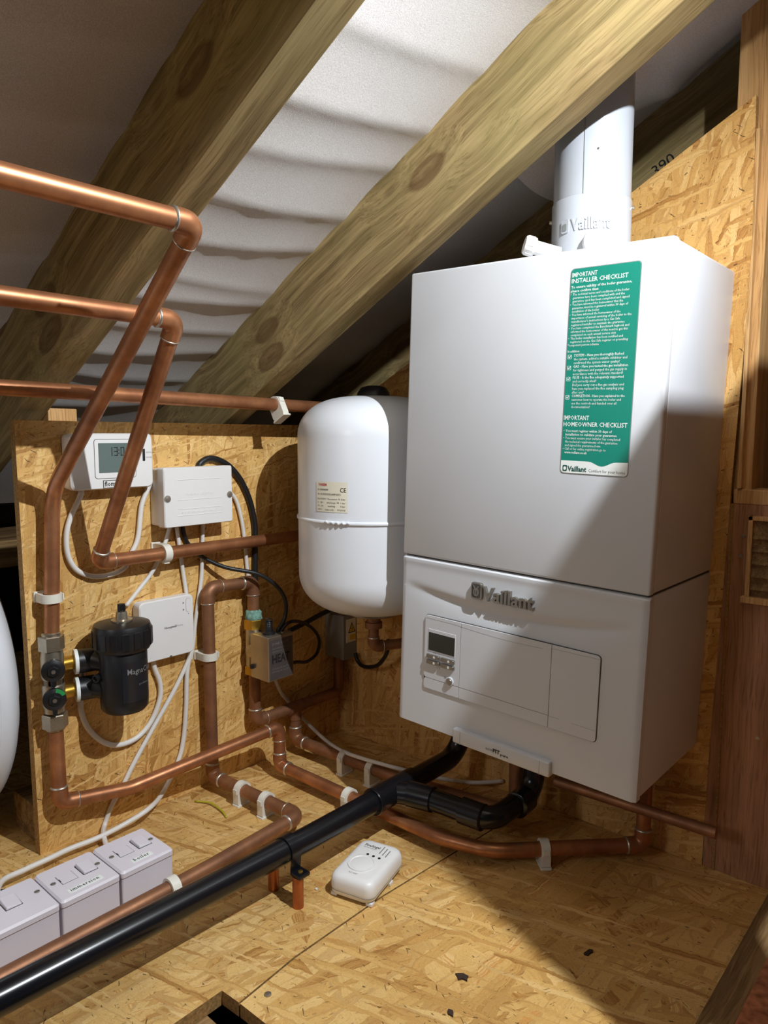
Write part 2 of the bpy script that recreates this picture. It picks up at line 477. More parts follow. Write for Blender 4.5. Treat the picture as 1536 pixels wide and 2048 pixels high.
M_['green_tab'] = plain('green_tab', (40, 140, 74), 0.5, noise=0.03)
M_['grey_box'] = plain('grey_plastic', (132, 130, 122), 0.5, noise=0.03)
M_['ground_dark'] = plain('dark_void', (26, 22, 20), 0.9, noise=0.2, scale=8)
M_['head_label'] = plain('dull_metal_label', (92, 84, 82), 0.4, 0.4, noise=0.1, scale=60)
M_['earth'] = plain('earth_sleeve_yellow_green', (176, 170, 40), 0.45, noise=0.1, scale=90)

# ------------------------------------------------------------------ text
def text_mesh(s, size, bold=0.0, ext=0.0, width=None, align='LEFT', res=1, spacing=1.0):
    cu = bpy.data.curves.new('txt', 'FONT')
    cu.body = s; cu.size = size; cu.offset = bold; cu.extrude = ext; cu.align_x = align
    cu.resolution_u = res; cu.space_character = spacing
    ob = bpy.data.objects.new('txt', cu)
    COL.objects.link(ob)
    bpy.context.view_layer.update()
    dg = bpy.context.evaluated_depsgraph_get()
    me = ob.evaluated_get(dg).to_mesh()
    V = [tuple(v.co) for v in me.vertices]; F = [tuple(p.vertices) for p in me.polygons]
    ob.evaluated_get(dg).to_mesh_clear()
    bpy.data.objects.remove(ob, do_unlink=True); bpy.data.curves.remove(cu)
    if width and V:
        x0 = min(v[0] for v in V); x1 = max(v[0] for v in V); k = width / max(1e-6, x1 - x0)
        V = [((v[0] - (x0 if align == 'LEFT' else 0)) * k, v[1], v[2]) for v in V]
    return V, F

def put_text(name, s, size, M, mat, parent, bold=0.0, ext=0.0, width=None, align='LEFT', local=False, res=1, spacing=1.0):
    vf = xf(text_mesh(s, size, bold, ext, width, align, res, spacing), M)
    return mesh(name, vf, mat, parent, local=local)

# ------------------------------------------------------------------ ROOM SHELL
ZR, TH, WR, DR = 0.900, R(28.97), 0.0455, 0.132      # rafter underside at x=0, pitch, width, depth
TAN = math.tan(TH)
PSI = math.tan(R(1.85))
def struct(name, vf, m, parent=None, smooth=False):
    o = mesh(name, vf, m, parent, smooth)
    if parent is None: o['kind'] = 'structure'
    return o

floor = bpy.data.objects.new('floor', None); COL.objects.link(floor); floor['kind'] = 'structure'; floor['org'] = [0, 0, 0]
def poly_slab(pts, z0, z1):
    n = len(pts)
    V = [(x, y, z1) for x, y in pts] + [(x, y, z0) for x, y in pts]
    F = [tuple(range(n)), tuple(range(n, 2 * n))[::-1]] + [(i, (i + 1) % n, n + (i + 1) % n, n + i) for i in range(n)]
    return V, F
def slab2(name, pts, z0, z1, mtop, medge, parent):
    o = mesh(name, poly_slab(pts, z0, z1), mtop, parent)
    o.data.materials.append(medge)
    for p in o.data.polygons:
        if abs(p.normal.z) < 0.5: p.material_index = 1
    return o
JX = 0.0885
slab2('floor_panel', [(-1.5, -2.6), (0.062, -2.6), (0.063, -0.394), (JX + .004, -0.392), (JX - 0.0035, -0.30), (JX - .001, -0.14), (0.1075, 0.10), (0.125, 0.36), (-1.5, 0.36)], -0.018, 0.0, M_['osb_floor_a'], M_['osb_edge'], floor)
slab2('floor_panel', [(JX + .006, -0.3915), (0.9, -0.372), (0.9, 0.36), (0.1268, 0.36), (0.1093, 0.10), (JX + .0011, -0.14), (JX - 0.0012, -0.30)], -0.018, -0.0006, M_['osb_floor_b'], M_['osb_edge'], floor)
mesh('joist', box(-0.3, 1.4, -0.47, -0.415, -0.22, -0.0185), M_['sill'], floor)
mesh('joist', box(-0.1, 1.4, -0.02, 0.03, -0.22, -0.0185), M_['sill'], floor)
mesh('subfloor', box(-1.5, 1.6, -2.6, 0.5, -0.26, -0.24), M_['ground_dark'], floor)

# back wall: OSB sheet with a raked top edge, on studwork in front of the last rafter
WY = 0.239
wall = bpy.data.objects.new('wall_back', None); COL.objects.link(wall); wall['kind'] = 'structure'; wall['org'] = [0, 0, 0]
def wall_prism(pts, y0, y1):
    n = len(pts)
    V = [(x, y0, z) for x, z in pts] + [(x, y1, z) for x, z in pts]
    F = [tuple(range(n)), tuple(range(n, 2 * n))[::-1]] + [(i, (i + 1) % n, n + (i + 1) % n, n + i) for i in range(n)]
    return V, F
o = mesh('wall_panel', wall_prism([(-0.40, 0.0), (0.4035, 0.0), (0.406, 0.2), (0.413, 0.413), (0.417, 0.576), (0.424, 0.768), (0.427, 0.921), (0.4225, 1.1035), (0.344, 1.062), (0.246, 1.008), (-0.40, 0.672)], WY, WY + 0.0115), M_['osb_wall'], wall)
o.data.materials.append(M_['osb_edge'])
for p in o.data.polygons:
    if abs(p.normal.y) < 0.5: p.material_index = 1
mesh('stud', box(0.395, 0.4405, WY + 0.012, WY + 0.105, 0.566, 1.30, 0.0015), M_['stud'], wall)
mesh('batten', box(0.4245, 0.4295, WY + 0.001, WY + 0.0118, 0.576, 1.06), M_['stud'], wall)
mesh('stud', box(-0.38, -0.335, WY + 0.012, WY + 0.105, 0.0, 0.66, 0.0015), M_['stud'], wall)
mesh('head_rail', box(0.419, 0.90, WY + 0.004, WY + 0.06, 0.553, 0.574, 0.0015), M_['stud'], wall)
ply = mesh('lower_panel', box(0.4045, 0.4995, WY + 0.0008, WY + 0.012, 0.0, 0.553), M_['ply'], wall)
mesh('lower_panel', box(0.5005, 0.90, WY + 0.0008, WY + 0.012, 0.0, 0.553), M_['ply'], wall)
mesh('batten_cover', box(0.4185, 0.4215, WY - 0.0008, WY + 0.0008, 0.0, 0.553), M_['osb_edge'], wall)
for (px, pz) in ((0.436, 0.508), (0.434, 0.480), (0.47, 0.22)):
    mesh('screw_head', lathe([(0.003, 0), (0.003, 0.001), (0.001, 0.0014)], 10, axisM((px, WY + 0.0008, pz), (0, -1, 0))), M_['steel'], wall)
# little framed vent at the right
v = thing('vent_frame', (0.47, WY - 0.001, 0.43), 'small pine framed vent on brown plywood right of the boiler', 'vent')
FR = (0.4435, 0.525, 0.424, 0.538)
for nm, b_ in (('frame_side', (FR[0], FR[0] + .006, FR[2], FR[3])), ('frame_side', (FR[1] - .006, FR[1], FR[2], FR[3])), ('frame_top', (FR[0], FR[1], FR[3] - .006, FR[3]))):
    mesh(nm, box(b_[0], b_[1], WY - 0.007, WY + 0.0008, b_[2], b_[3], 0.0006), M_['stud'], v)
mesh('ledge', box(FR[0] - .004, FR[1] + .004, WY - 0.011, WY + 0.0008, FR[2] - .009, FR[2], 0.0008), M_['stud'], v)
mesh('back_panel', box(FR[0] + .004, FR[1] - .004, WY - 0.0015, WY + 0.0007, FR[2], FR[3] - .004), M_['sill'], v)
for k in range(5):
    zz = FR[2] + .012 + k * .018
    mesh('slat', xf(box(-.034, .034, -.003, .003, -.001, .001), Matrix.Translation((.4845, WY - .004, zz)) @ Matrix.Rotation(R(35), 4, 'X')), M_['sill'], v)

# dark gable space behind and the far lower-left eaves
struct('wall_gable', box(-1.6, 1.6, 0.56, 0.58, -0.3, 2.0), M_['ground_dark'])
struct('wall_eaves', box(-1.52, -1.50, -2.6, 0.56, -0.3, 0.6), M_['ground_dark'])
pl = mesh('wall_plate', box(-1.30, -0.92, -2.6, 0.5, 0.36, 0.42, 0.003), M_['sill']); tag(pl, 'rough timber wall plate low at the dark eaves', 'timber', kind=None)

# sole plate and gritty hatch edge at the right
sp = mesh('sole_plate', box(0.4995, 0.536, -0.40, WY - 0.001, 0.0, 0.010, 0.003), M_['sill']); tag(sp, 'rough grey-brown timber sole plate on the floor at right', 'timber')
sp = mesh('grit_ledge', box(0.5365, 0.72, -0.36, WY - 0.001, 0.0, 0.024, 0.003), M_['sill2']); tag(sp, 'reddish gritty ledge beside the timber sole plate', 'ledge')

# unseen panel added beside the photographer to throw the big diagonal shade
hs = thing('shade_blocker', (0.60, 0.0, 0), 'unseen plywood panel on posts, added to cast the diagonal shade', 'panel')
mesh('panel', box(0.594, 0.604, -0.191, 0.225, 0.50, 1.003, 0.001), M_['ply'], hs)
for yy in (-0.12, 0.19):
    mesh('post', box(0.605, 0.65, yy - .022, yy + .022, 0.024 if yy < WY else 0, 0.95, 0.001), M_['stud'], hs)

# ------------------------------------------------------------------ RAFTERS (local x runs up the slope)
def rafter(y, x0, x1, label, depth=DR):
    o = mesh('rafter', box(x0, x1, 0, WR, 0, depth, 0.0018, 2), M_['rafter'])
    o.matrix_world = Matrix.Translation((0, y, ZR)) @ Matrix.Rotation(math.atan(PSI * math.cos(TH)), 4, 'Z') @ Matrix.Rotation(-TH, 4, 'Y')
    tag(o, label, 'rafter', 'sloping roof rafters')
    return o
YA, YB, YC = -0.398, -0.013, 0.361
rafter(YA, -1.05, 1.9, 'knotty greenish rafter crossing behind the upper copper pipes')
rafter(YB, -1.05, 1.9, 'lit greenish rafter running down in front of the flue')
rc = rafter(YC, -1.05, 1.9, 'shaded rafter behind the flue with 390 written on it')
rafter(YA - 0.388, -1.05, 1.9, 'rafter beyond the left edge above the photographer')
# pencilled number on the back rafter face (its -y side)
put_text('handwriting', '390', 0.026, rc.matrix_world @ planeM((0.291, -0.0004, 0.034), (1, 0, 0), (0, 0, 1), (0, -1, 0)) , M_['ink'], None, res=4)
hw = bpy.data.objects['handwriting']
hw.data.transform(rc.matrix_world.inverted()); hw.parent = rc

# ------------------------------------------------------------------ ROOF MEMBRANE, one sheet per bay
ceil = bpy.data.objects.new('ceiling', None); COL.objects.link(ceil); ceil['kind'] = 'structure'; ceil['org'] = [0, 0, 0]
def fold(s, phase, t):
    """crease profile: long soft belly with a sharp lip, spacing varying down the slope."""
    h = 0
    for (s0, wdt, amp, sk) in FOLDS:
        d = s - s0 - sk * t - phase
        if d > 0: h += amp * math.exp(-d / wdt)
        else: h += amp * math.exp(d / (wdt * 0.36))
    return h
FOLDS = [(-0.62, .05, .010, .02), (-0.52, .04, .008, -.02), (-0.44, .05, .012, .03), (-0.365, .035, .009, .0), (-0.285, .05, .013, .02), (-0.235, .03, .006, -.01),
         (-0.15, .05, .011, .05), (-0.06, .06, .013, .03), (0.035, .05, .009, .06), (0.115, .06, .013, .05), (0.22, .05, .007, .05), (0.33, .07, .011, .08), (0.47, .06, .008, .12), (0.60, .06, .009, .14), (0.78, .06, .008, .1)]
def bay(y0, y1, x0, x1, sag, phase, nx=300, ny=28, ampk=1.0):
    V, F = [], []
    c, s_ = math.cos(TH), math.sin(TH)
    for i in range(nx + 1):
        s = x0 + (x1 - x0) * i / nx
        for j in range(ny + 1):
            t = j / ny
            y = y0 + (y1 - y0) * t
            h = 4 * t * (1 - t)
            d = sag * (0.45 + 0.55 * h) * (0.3 + 0.7 * h) + 0.62 * ampk * fold(s, phase, (t - .5)) * (0.8 + 0.2 * h) + 0.0022 * math.sin(s * 9 + t * 3) * math.sin(t * 4 + s * 5) * h
            n = DR - d
            yy = y + PSI * math.cos(TH) * s
            V.append((s * c - n * s_, yy, ZR + s * s_ + n * c))
    for i in range(nx):
        for j in range(ny):
            a = i * (ny + 1) + j
            F.append((a, a + 1, a + ny + 2, a + ny + 1))
    return V, F
for (a, b_, sg, ph, am) in ((YA - .388 + WR, YA, 0.02, .03, 1.0), (YA + WR, YB, 0.012, 0.0, 1.0), (YB + WR, YC, 0.012, .02, .8)):
    o = mesh('membrane_sheet', bay(a - .006, b_ + .006, -1.05, 1.7, sg, ph, ampk=am), M_['membrane'], ceil, smooth=True)
mesh('membrane_sheet', bay(YA - 1.8, YA - .388 + .004, -1.05, 1.7, 0.01, .05, nx=120, ny=10), M_['membrane'], ceil, smooth=True)
# roof deck above so nothing shines through
c, s_ = math.cos(TH), math.sin(TH)
def rp(s, n, y): return (s * c - n * s_, y, ZR + s * s_ + n * c)
mesh('roof_deck', ([rp(-1.3, .15, -2.6), rp(1.9, .15, -2.6), rp(1.9, .15, .6), rp(-1.3, .15, .6), rp(-1.3, .16, -2.6), rp(1.9, .16, -2.6), rp(1.9, .16, .6), rp(-1.3, .16, .6)],
     [(0, 1, 2, 3), (7, 6, 5, 4), (0, 4, 5, 1), (1, 5, 6, 2), (2, 6, 7, 3), (3, 7, 4, 0)]), M_['ground_dark'], ceil)
# loose flap of membrane drooping beside the flue
def flap():
    low = smooth_path([(0.10, .315, 1.045), (0.17, .308, 1.125), (0.209, .30, 1.150), (0.262, .297, 1.158), (0.291, .296, 1.164), (0.318, .30, 1.186), (0.353, .30, 1.205), (0.415, .30, 1.238), (0.50, .30, 1.29), (0.7, .31, 1.40)], 8)
    V, F = [], []
    n = 14
    for i, p in enumerate(low):
        x = p.x
        s = (x + DR * s_) / c
        top = Vector(rp(s, DR - .012, YB + WR + .01 + PSI * s))
        back = Vector(rp(s, DR - .004, YC - .004 + PSI * s))
        crease = math.exp(-((x - .291) / .022) ** 2)
        for j in range(n + 1):
            t = j / n
            q = top.lerp(p, t)
            q.z -= (0.026 * math.sin(math.pi * t) * (1 - .5 * crease)) + .006 * crease * math.sin(t * 9) * t
            V.append(tuple(q))
        for j in range(1, 6):
            t = j / 5
            q = p.lerp(back, t); q.z += .010 * math.sin(math.pi * t) * 0.6 + .004 * (1 - t)
            V.append(tuple(q))
    m = n + 6
    for i in range(len(low) - 1):
        for j in range(m - 1):
            a = i * m + j; F.append((a, a + 1, a + m + 1, a + m))
    return V, F
mesh('membrane_flap', flap(), M_['membrane'], ceil, smooth=True)

# ------------------------------------------------------------------ MOUNTING BOARD
XB = -0.375
bd = thing('mounting_board', (XB, 0, 0), 'upright golden OSB board carrying the controls and copper pipes', 'board')
o = mesh('panel', ([(XB, -.4155, 0.0), (XB, WY - .0005, 0.0), (XB, WY - .0005, .668), (XB - .0015, -.4195, .671), (XB - .016, -.4155, 0.0), (XB - .016, WY - .0005, 0.0), (XB - .016, WY - .0005, .668), (XB - .0175, -.4195, .671)],
         [(0, 1, 2, 3), (7, 6, 5, 4), (0, 4, 5, 1), (1, 5, 6, 2), (2, 6, 7, 3), (3, 7, 4, 0)]), M_['osb_board'], bd)
o.data.materials.append(M_['osb_edge'])
for p in o.data.polygons:
    if abs(p.normal.x) < 0.5: p.material_index = 1
mesh('post', box(XB - .064, XB - .0165, -.363, -.318, 0.0, .690, .0015), M_['stud'], bd)
mesh('sole_block', box(XB - .12, XB - .0165, -.405, WY - .01, 0.0, .062, .002), M_['sill'], bd)

# ------------------------------------------------------------------ BOILER (local frame, slightly out of plumb)
boiler = thing('boiler', (0, 0, 0.19955), 'large white wall-hung gas boiler with a green checklist sticker', 'boiler', rot=(R(-.30), R(1.629), R(.212)))
boiler['org'] = [0, 0, 0]
BW, BD, BH, SP = 0.39, 0.2375, 0.6907, 0.2655
def bmesh_part(name, vf, mat, parent=boiler, smooth=False, angle=None): return mesh(name, vf, mat, parent, smooth, angle, local=True)
EN = M_['white_enamel']
bmesh_part('upper_casing', box(0.0018, BW - .0018, .0180, BD, SP + .0014, BH - .0012, .003, 3), EN, smooth=True, angle=35)
bmesh_part('upper_front_cover', box(0, BW, 0, .0155, SP + .0012, BH, .0035, 3), EN, smooth=True, angle=35)
bmesh_part('inner_frame', box(.004, BW - .004, .006, BD - .002, .004, BH - .004), M_['groove'])
bmesh_part('lower_casing', box(0.0018, BW - .0018, .0180, BD, 0.0, SP - .0014, .002, 2), EN, smooth=True, angle=35)
# lower front moulding with the swoosh hollow
def lower_front():
    nx, nz = 80, 90
    V, F = [], []
    z0, z1 = 0.0, SP - .0012
    for i in range(nx + 1):
        x = BW * i / nx
        for j in range(nz + 1):
            z = z0 + (z1 - z0) * j / nz
            zs = .2005 + .0165 * ((x - .185) / .172) ** 2
            e = max(0.0, 1 - abs((x - .19) / .185) ** 3)
            y = 0.0
            if z < zs: y += .0060 * e * math.exp(-((zs - z) / .017)) 
            else:
                y += .0060 * e * math.exp(-((z - zs) / .0075) ** 2)
            y -= .003 * math.exp(-((z - (SP - .006)) / .006) ** 2) * 0.35
            edge = min(x, BW - x)
            if edge < .0035: y += .0035 - math.sqrt(max(0, .0035 ** 2 - (.0035 - edge) ** 2))
            ez = z1 - z
            if ez < .004: y += .004 - math.sqrt(max(0, .004 ** 2 - (.004 - ez) ** 2))
            V.append((x, y, z))
    n = nz + 1
    for i in range(nx):
        for j in range(nz):
            a = i * n + j; F.append((a, a + n, a + n + 1, a + 1))
    # sides back to y=.0155
    base = len(V)
    ring = [(i * n) for i in range(nx + 1)] + [nx * n + j for j in range(1, nz + 1)] + [i * n + nz for i in range(nx - 1, -1, -1)] + [j for j in range(nz - 1, 0, -1)]
    for q in ring: V.append((V[q][0], .0155, V[q][2]))
    for k in range(len(ring)):
        k2 = (k + 1) % len(ring); F.append((ring[k], ring[k2], base + k2, base + k))
    F.append(tuple(base + k for k in range(len(ring))))
    return V, F
lf = bmesh_part('lower_front_cover', lower_front(), EN, smooth=True, angle=40)
# plates of the control fascia: M maps (x, z, toward viewer)
def FP(x, z, d=0.0): return planeM((x, -d, z), (1, 0, 0), (0, 0, 1), (0, -1, 0))
def plate(name, x0, x1, z0, z1, d0, d1, r, mat, parent, cham=.0006, corners=None):
    return bmesh_part(name, prism(rrect(x1 - x0, z1 - z0, r), d0, d1, FP((x0 + x1) / 2, (z0 + z1) / 2), cham), mat, parent)
plate('fascia_gap', .0496, .3346, .0622, .1798, -.001, .0006, .006, M_['groove'], lf)
def plate_lr(name, x0, x1, z0, z1, d, rl, rr_, parent):
    pts = []
    for cx, cz, a0, r in ((x1 - rr_, z1 - rr_, 0, rr_), (x0 + rl, z1 - rl, 90, rl), (x0 + rl, z0 + rl, 180, rl), (x1 - rr_, z0 + rr_, 270, rr_)):
        for i in range(6):
            a = R(a0 + 18 * i); pts.append((cx + r * math.cos(a), cz + r * math.sin(a)))
    return bmesh_part(name, prism(pts, -.001, d, FP(0, 0), .0004), EN, parent)
cp = plate_lr('control_module', .0506, .1164, .0803, .1788, .0022, .005, .0004, boiler)
plate_lr('control_module_foot', .0506, .1164, .0632, .0798, .0020, .005, .0004, boiler)
flap_m = plate_lr('centre_flap', .1170, .2646, .0803, .1788, .0022, .0004, .0004, boiler)
plate_lr('centre_flap_foot', .1170, .2646, .0632, .0798, .0020, .0004, .0004, boiler)
flap_r = plate_lr('side_flap', .2652, .3336, .0632, .1788, .0022, .0004, .005, boiler)
# thin curved crease on the flaps
crs = [(.052 + .0125 * k, .1738 - .0045 * math.sin(math.pi * min(1, max(0, (k - 4) / 16)) ) * (0 if k < 4 else 1)) for k in range(23)]
bmesh_part('crease_line', tube([(x, -.0022, z) for x, z in crs if x < .264], .00018, 4), M_['grey_ink'], flap_m)
bmesh_part('crease_line', tube([(.2655, -.0022, .1738), (.333, -.0022, .1745)], .00018, 4), M_['grey_ink'], flap_r)
bmesh_part('crease_line', tube([(.2655, -.0022, .0798), (.282, -.0022, .0795)], .00018, 4), M_['grey_ink'], flap_r)
bmesh_part('crease_line', tube([(.299, -.0022, .0792), (.333, -.0022, .0790)], .00018, 4), M_['grey_ink'], flap_r)
# display, keys, knob
plate('display_bezel', .0572, .1084, .1232, .1582, .002, .0027, .001, EN, cp)
plate('display', .0585, .1071, .1250, .1530, .002, .0030, .0006, M_['lcd_dark'], cp, .0002)
for (bx, bz) in ((.0690, .1162), (.0960, .1162), (.0690, .1070), (.0960, .1070)):
    k = plate('key', bx - .0122, bx + .0122, bz - .0030, bz + .0030, .002, .0062, .0014, M_['chrome'], cp, .001)
    bmesh_part('key_mark', prism(rrect(.0032, .0032, .0004), .0061, .0064, FP(bx + .003, bz)), M_['white_print'], cp)
put_text('key_caption', 'menu      ok', .0028, FP(.0665, .1212, .0023), M_['grey_ink'], cp, local=True)
put_text('warning_mark', '~Y', .006, FP(.0745, .0985, .0023), M_['grey_ink'], cp, local=True, width=.008)
put_text('reset_mark', 'X', .007, FP(.0892, .0862, .0023), M_['grey_ink'], cp, local=True, width=.0042)
kn = bmesh_part('knob_ring', lathe([(.0068, 0), (.0068, .003), (.0055, .0036), (.0050, .0022)], 28, axisM((.1006, -.001, .0850), (0, -1, 0))), EN, cp, True, 40)
bmesh_part('knob', lathe([(.0050, 0), (.0050, .0042), (.0044, .0050)], 24, axisM((.1006, -.001, .0850), (0, -1, 0))), M_['chrome'], cp, True, 40)
# raised badge
bg = bmesh_part('badge', prism(rrect(.0185, .0245, .004), 0, .005, FP(.1424, .2318), .0006), M_['chrome'], boiler)
bmesh_part('badge_inlay', prism(rrect(.0145, .0200, .003), .0045, .0053, FP(.1424, .2318)), M_['groove'], bg)
egg = [(.0047 * math.cos(2 * math.pi * k / 20), -.0018 + .0062 * math.sin(2 * math.pi * k / 20)) for k in range(20)]
bmesh_part('badge_egg', prism(egg, .005, .0058, FP(.1424, .2318)), M_['chrome'], bg)
for sg in (-1, 1):
    bmesh_part('badge_ear', prism([(sg * .0006, .0026), (sg * .0030, .0036), (sg * .0060, .0086), (sg * .0028, .0070)], .005, .0061, FP(.1424, .2318)), M_['chrome'], bg)
for sg in (-1, 1):
    bmesh_part('badge_face', prism([(sg * .0008, -.005), (sg * .0017, -.005), (sg * .0026, .0008), (sg * .0012, .0012)], .0056, .0061, FP(.1424, .2318)), M_['groove'], bg)
put_text('badge_lettering', 'Vaillant', .0285, FP(.1535, .2205, .0028), M_['chrome'], bg, bold=.0005, ext=.0028, width=.0815, local=True, res=3)
# bottom trim bar
bar = bmesh_part('trim_bar', box(.1124, .2736, -.0075, .03, -.0050, .0170, .0025, 3), EN, boiler, True, 40)
for xx in (.1262, .2585):
    bmesh_part('bar_joint', box(xx - .0002, xx + .0002, -.0077, -.006, -.0049, .0150), M_['grey_ink'], bar)
put_text('model_lettering', 'eco', .0072, FP(.1715, .0032, .0078), M_['ink'], bar, width=.0118, local=True)
put_text('model_lettering', 'FIT', .0078, FP(.1840, .0029, .0078), M_['ink'], bar, width=.0120, bold=.0003, local=True)
put_text('model_lettering', 'pure', .0052, FP(.1968, .0017, .0078), M_['ink'], bar, width=.0128, bold=.00015, local=True)
# ---- checklist sticker
SX0, SX1, SZ0, SZ1 = .2614, .3528, .4093, .6670
st = bmesh_part('checklist_sticker', prism(rrect(SX1 - SX0, SZ1 - SZ0, .005), 0, .0004, FP((SX0 + SX1) / 2, (SZ0 + SZ1) / 2)), M_['silver_print'], boiler)
st['label'] = 'green installer checklist sticker'
def wave(x):
    t = (x - SX0) / (SX1 - SX0)
    return .4262 - .0055 * (math.sin(math.pi * min(1, max(0, (t - .42) / .40))) ** 2) * (1 if t > .42 else 0) + .003 * max(0, t - .6)
pts = []
for cx, cz, a0 in ((SX1 - .0055, SZ1 - .0055, 0), (SX0 + .0055, SZ1 - .0055, 90)):
    for i in range(6):
        a = R(a0 + 18 * i); pts.append((cx + .0045 * math.cos(a), cz + .0045 * math.sin(a)))
for k in range(25):
    x = SX0 + .001 + (SX1 - SX0 - .002) * k / 24; pts.append((x, wave(x)))
bmesh_part('green_field', prism(pts, .0003, .0006, FP(0, 0)), M_['green_print'], st)
pts = []
for k in range(25):
    x = SX1 - .001 - (SX1 - SX0 - .002) * k / 24; pts.append((x, wave(x) - .0001))
for cx, cz, a0 in ((SX0 + .0055, SZ0 + .0055, 180), (SX1 - .0055, SZ0 + .0055, 270)):
    for i in range(6):
        a = R(a0 + 18 * i); pts.append((cx + .0045 * math.cos(a), cz + .0045 * math.sin(a)))
bmesh_part('white_field', prism(pts, .0003, .0006, FP(0, 0)), M_['white_print'], st)
WP = M_['white_print']
def line(s, x, z, size, width=None, bold=0.0, mat=None):
    return xf(text_mesh(s, size, bold, 0, width), FP(x, z, .00075))
heads = [line('IMPORTANT', .2638, .6563, .0076, .0335, .00009), line('INSTALLER CHECKLIST', .2635, .6490, .0076, .0735, .00009),
         line('IMPORTANT', .2632, .4782, .0080, .0345, .00009), line('HOMEOWNER CHECKLIST', .2630, .4700, .0080, .0850, .00009)]
for h_ in heads: bmesh_part('heading_text', h_, WP, st)
t1 = ['To ensure validity of the boiler guarantee,', 'please confirm that:']
L = [line(t1[0], .2632, .6425, .0046, .0790, .00005), line(t1[1], .2630, .6378, .0046, .0370, .00005)]
para = [('•', 'The technical terms and conditions of the boiler', .0735), ('', 'guarantee have been complied with and the', .0680), ('', 'guarantee card has been completed and signed', .0740),
        ('•', 'You have informed the homeowner that the', .0665), ('', 'guarantee must be registered within 30 days of', .0730), ('', 'installation of the boiler', .0365),
        ('•', 'You have informed the homeowner of the', .0640), ('', 'importance of annual servicing of the boiler to the', .0780), ('', "manufacturer's instructions by a Gas Safe", .0640), ('', 'registered installer to maintain the guarantee', .0700),
        ('•', 'You have completed the Benchmark logbook and', .0760), ('', 'informed the homeowner of the need to get this', .0745), ('', 'completed on each annual service visit', .0600),
        ('•', 'The boiler installation has been notified and', .0690), ('', 'registered on the Gas Safe register or prevailing', .0755), ('*', 'competent person scheme', .0405)]
for i, (b_, s, wd) in enumerate(para):
    z = .6335 - i * .00418
    if b_: L.append(line(b_, .2628, z, .0044, None))
    L.append(line(s, .2660 if b_ != '*' else .2642, z, .0043, wd, 0.0))
L.append(line('In addition:', .2632, .5632, .0042, .0165, .00004))
chk = [('SYSTEM - Have you thoroughly flushed', .0655), ('the system, added a suitable inhibitor and', .0700), ('confirmed the system water quality?', .0610), ('GAS - Have you tested the gas installation', .0715), ('for tightness and purged the gas supply in', .0705), ('accordance with the relevant standard?', .0660),
       ('FLUE - Is the flue adequately supported', .0670), ('and correctly sited?', .0320), ('Did you carry out a flue gas analysis and', .0680), ('have you replaced the flue sampling plug', .0680), ('after use?', .0160),
       ('COMPLETION - Have you explained to the', .0700), ('customer how to operate the boiler and', .0655), ('use the controls and handed over all', .0600), ('documentation?', .0255)]
for i, (s, wd) in enumerate(chk):
    z = .5578 - i * .00462
    L.append(line(s, .2722, z, .0046, wd, .00004 if i in (0, 3, 6, 11) else 0.0))
for i in (0, 3, 6, 11):
    z = .5570 - i * .00462
    for (a0, a1, c0, c1) in ((.2638, .2642, -.002, .0032), (.2684, .2688, -.002, .0032), (.2638, .2688, -.002, -.0016), (.2638, .2688, .0028, .0032)):
        L.append(prism([(a0, z + c0), (a1, z + c0), (a1, z + c1), (a0, z + c1)], .0006, .0008, FP(0, 0)))
    L.append(prism([(.2648, z + .0008), (.2652, z + .0013), (.2660, z + .0002), (.2680, z + .0028), (.2684, z + .0024), (.2660, z - .0012)], .0006, .0008, FP(0, 0)))
own = [('•', 'You must register within 30 days of', .0625, .00005), ('', 'installation to validate your guarantee', .0690, .00005), ('•', 'You must ensure your installer has completed', .0735, 0.0), ('', 'the technical requirements of the guarantee', .0705, 0.0), ('', 'and signed the guarantee form', .0485, 0.0), ('•', 'Call or for online registration go to', .0560, 0.0), ('', 'www.vaillant.co.uk', .0310, .00005)]
for i, (b_, s, wd, bo) in enumerate(own):
    z = .4628 - i * .00460
    if b_: L.append(line(b_, .2636, z, .0046, None))
    L.append(line(s, .2664, z, .0046, wd, bo))
bmesh_part('body_text', join(*L), WP, st)
GD = plain('dark_green_print', (30, 84, 76), 0.5, noise=.02)
bmesh_part('logo_frame', prism(rrect(.0062, .0078, .0012), .0006, .0008, FP(.2682, .4163)), GD, st)
bmesh_part('logo_egg', prism([(.0019 * math.cos(k * .5236), .0024 * math.sin(k * .5236)) for k in range(12)], .0008, .0009, FP(.2682, .4160)), WP, st)
put_text('logo_text', 'Vaillant', .0092, FP(.2720, .4128, .0008), GD, st, bold=.0003, width=.0262, local=True)
put_text('slogan_text', 'Comfort for your home', .0056, FP(.3010, .4130, .0008), M_['grey_ink'], st, width=.0480, local=True)

# ------------------------------------------------------------------ FLUE
FX, FY, FRAD = 0.2455, 0.127, 0.0525
fl = thing('flue', (FX, FY, 0.88), 'white round flue pipe rising from the boiler top to the roof', 'flue pipe')
fl['org'] = [FX, FY, 0.8795]
fl.location = (FX, FY, 0.8795)
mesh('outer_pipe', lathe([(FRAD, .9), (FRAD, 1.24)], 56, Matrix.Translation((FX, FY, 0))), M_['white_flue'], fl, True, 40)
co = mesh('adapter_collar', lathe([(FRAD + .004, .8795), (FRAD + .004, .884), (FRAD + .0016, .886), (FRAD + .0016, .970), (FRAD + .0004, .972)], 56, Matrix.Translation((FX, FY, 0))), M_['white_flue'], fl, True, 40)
ta = math.atan2(-0.858 - FY, .7257 - FX)          # towards the viewer
sa = ta - .22
mesh('pipe_seam', tube([(FX + (FRAD + .0003) * math.cos(sa), FY + (FRAD + .0003) * math.sin(sa), z) for z in (.972, 1.2)], .0006, 6), M_['silver_print'], fl)
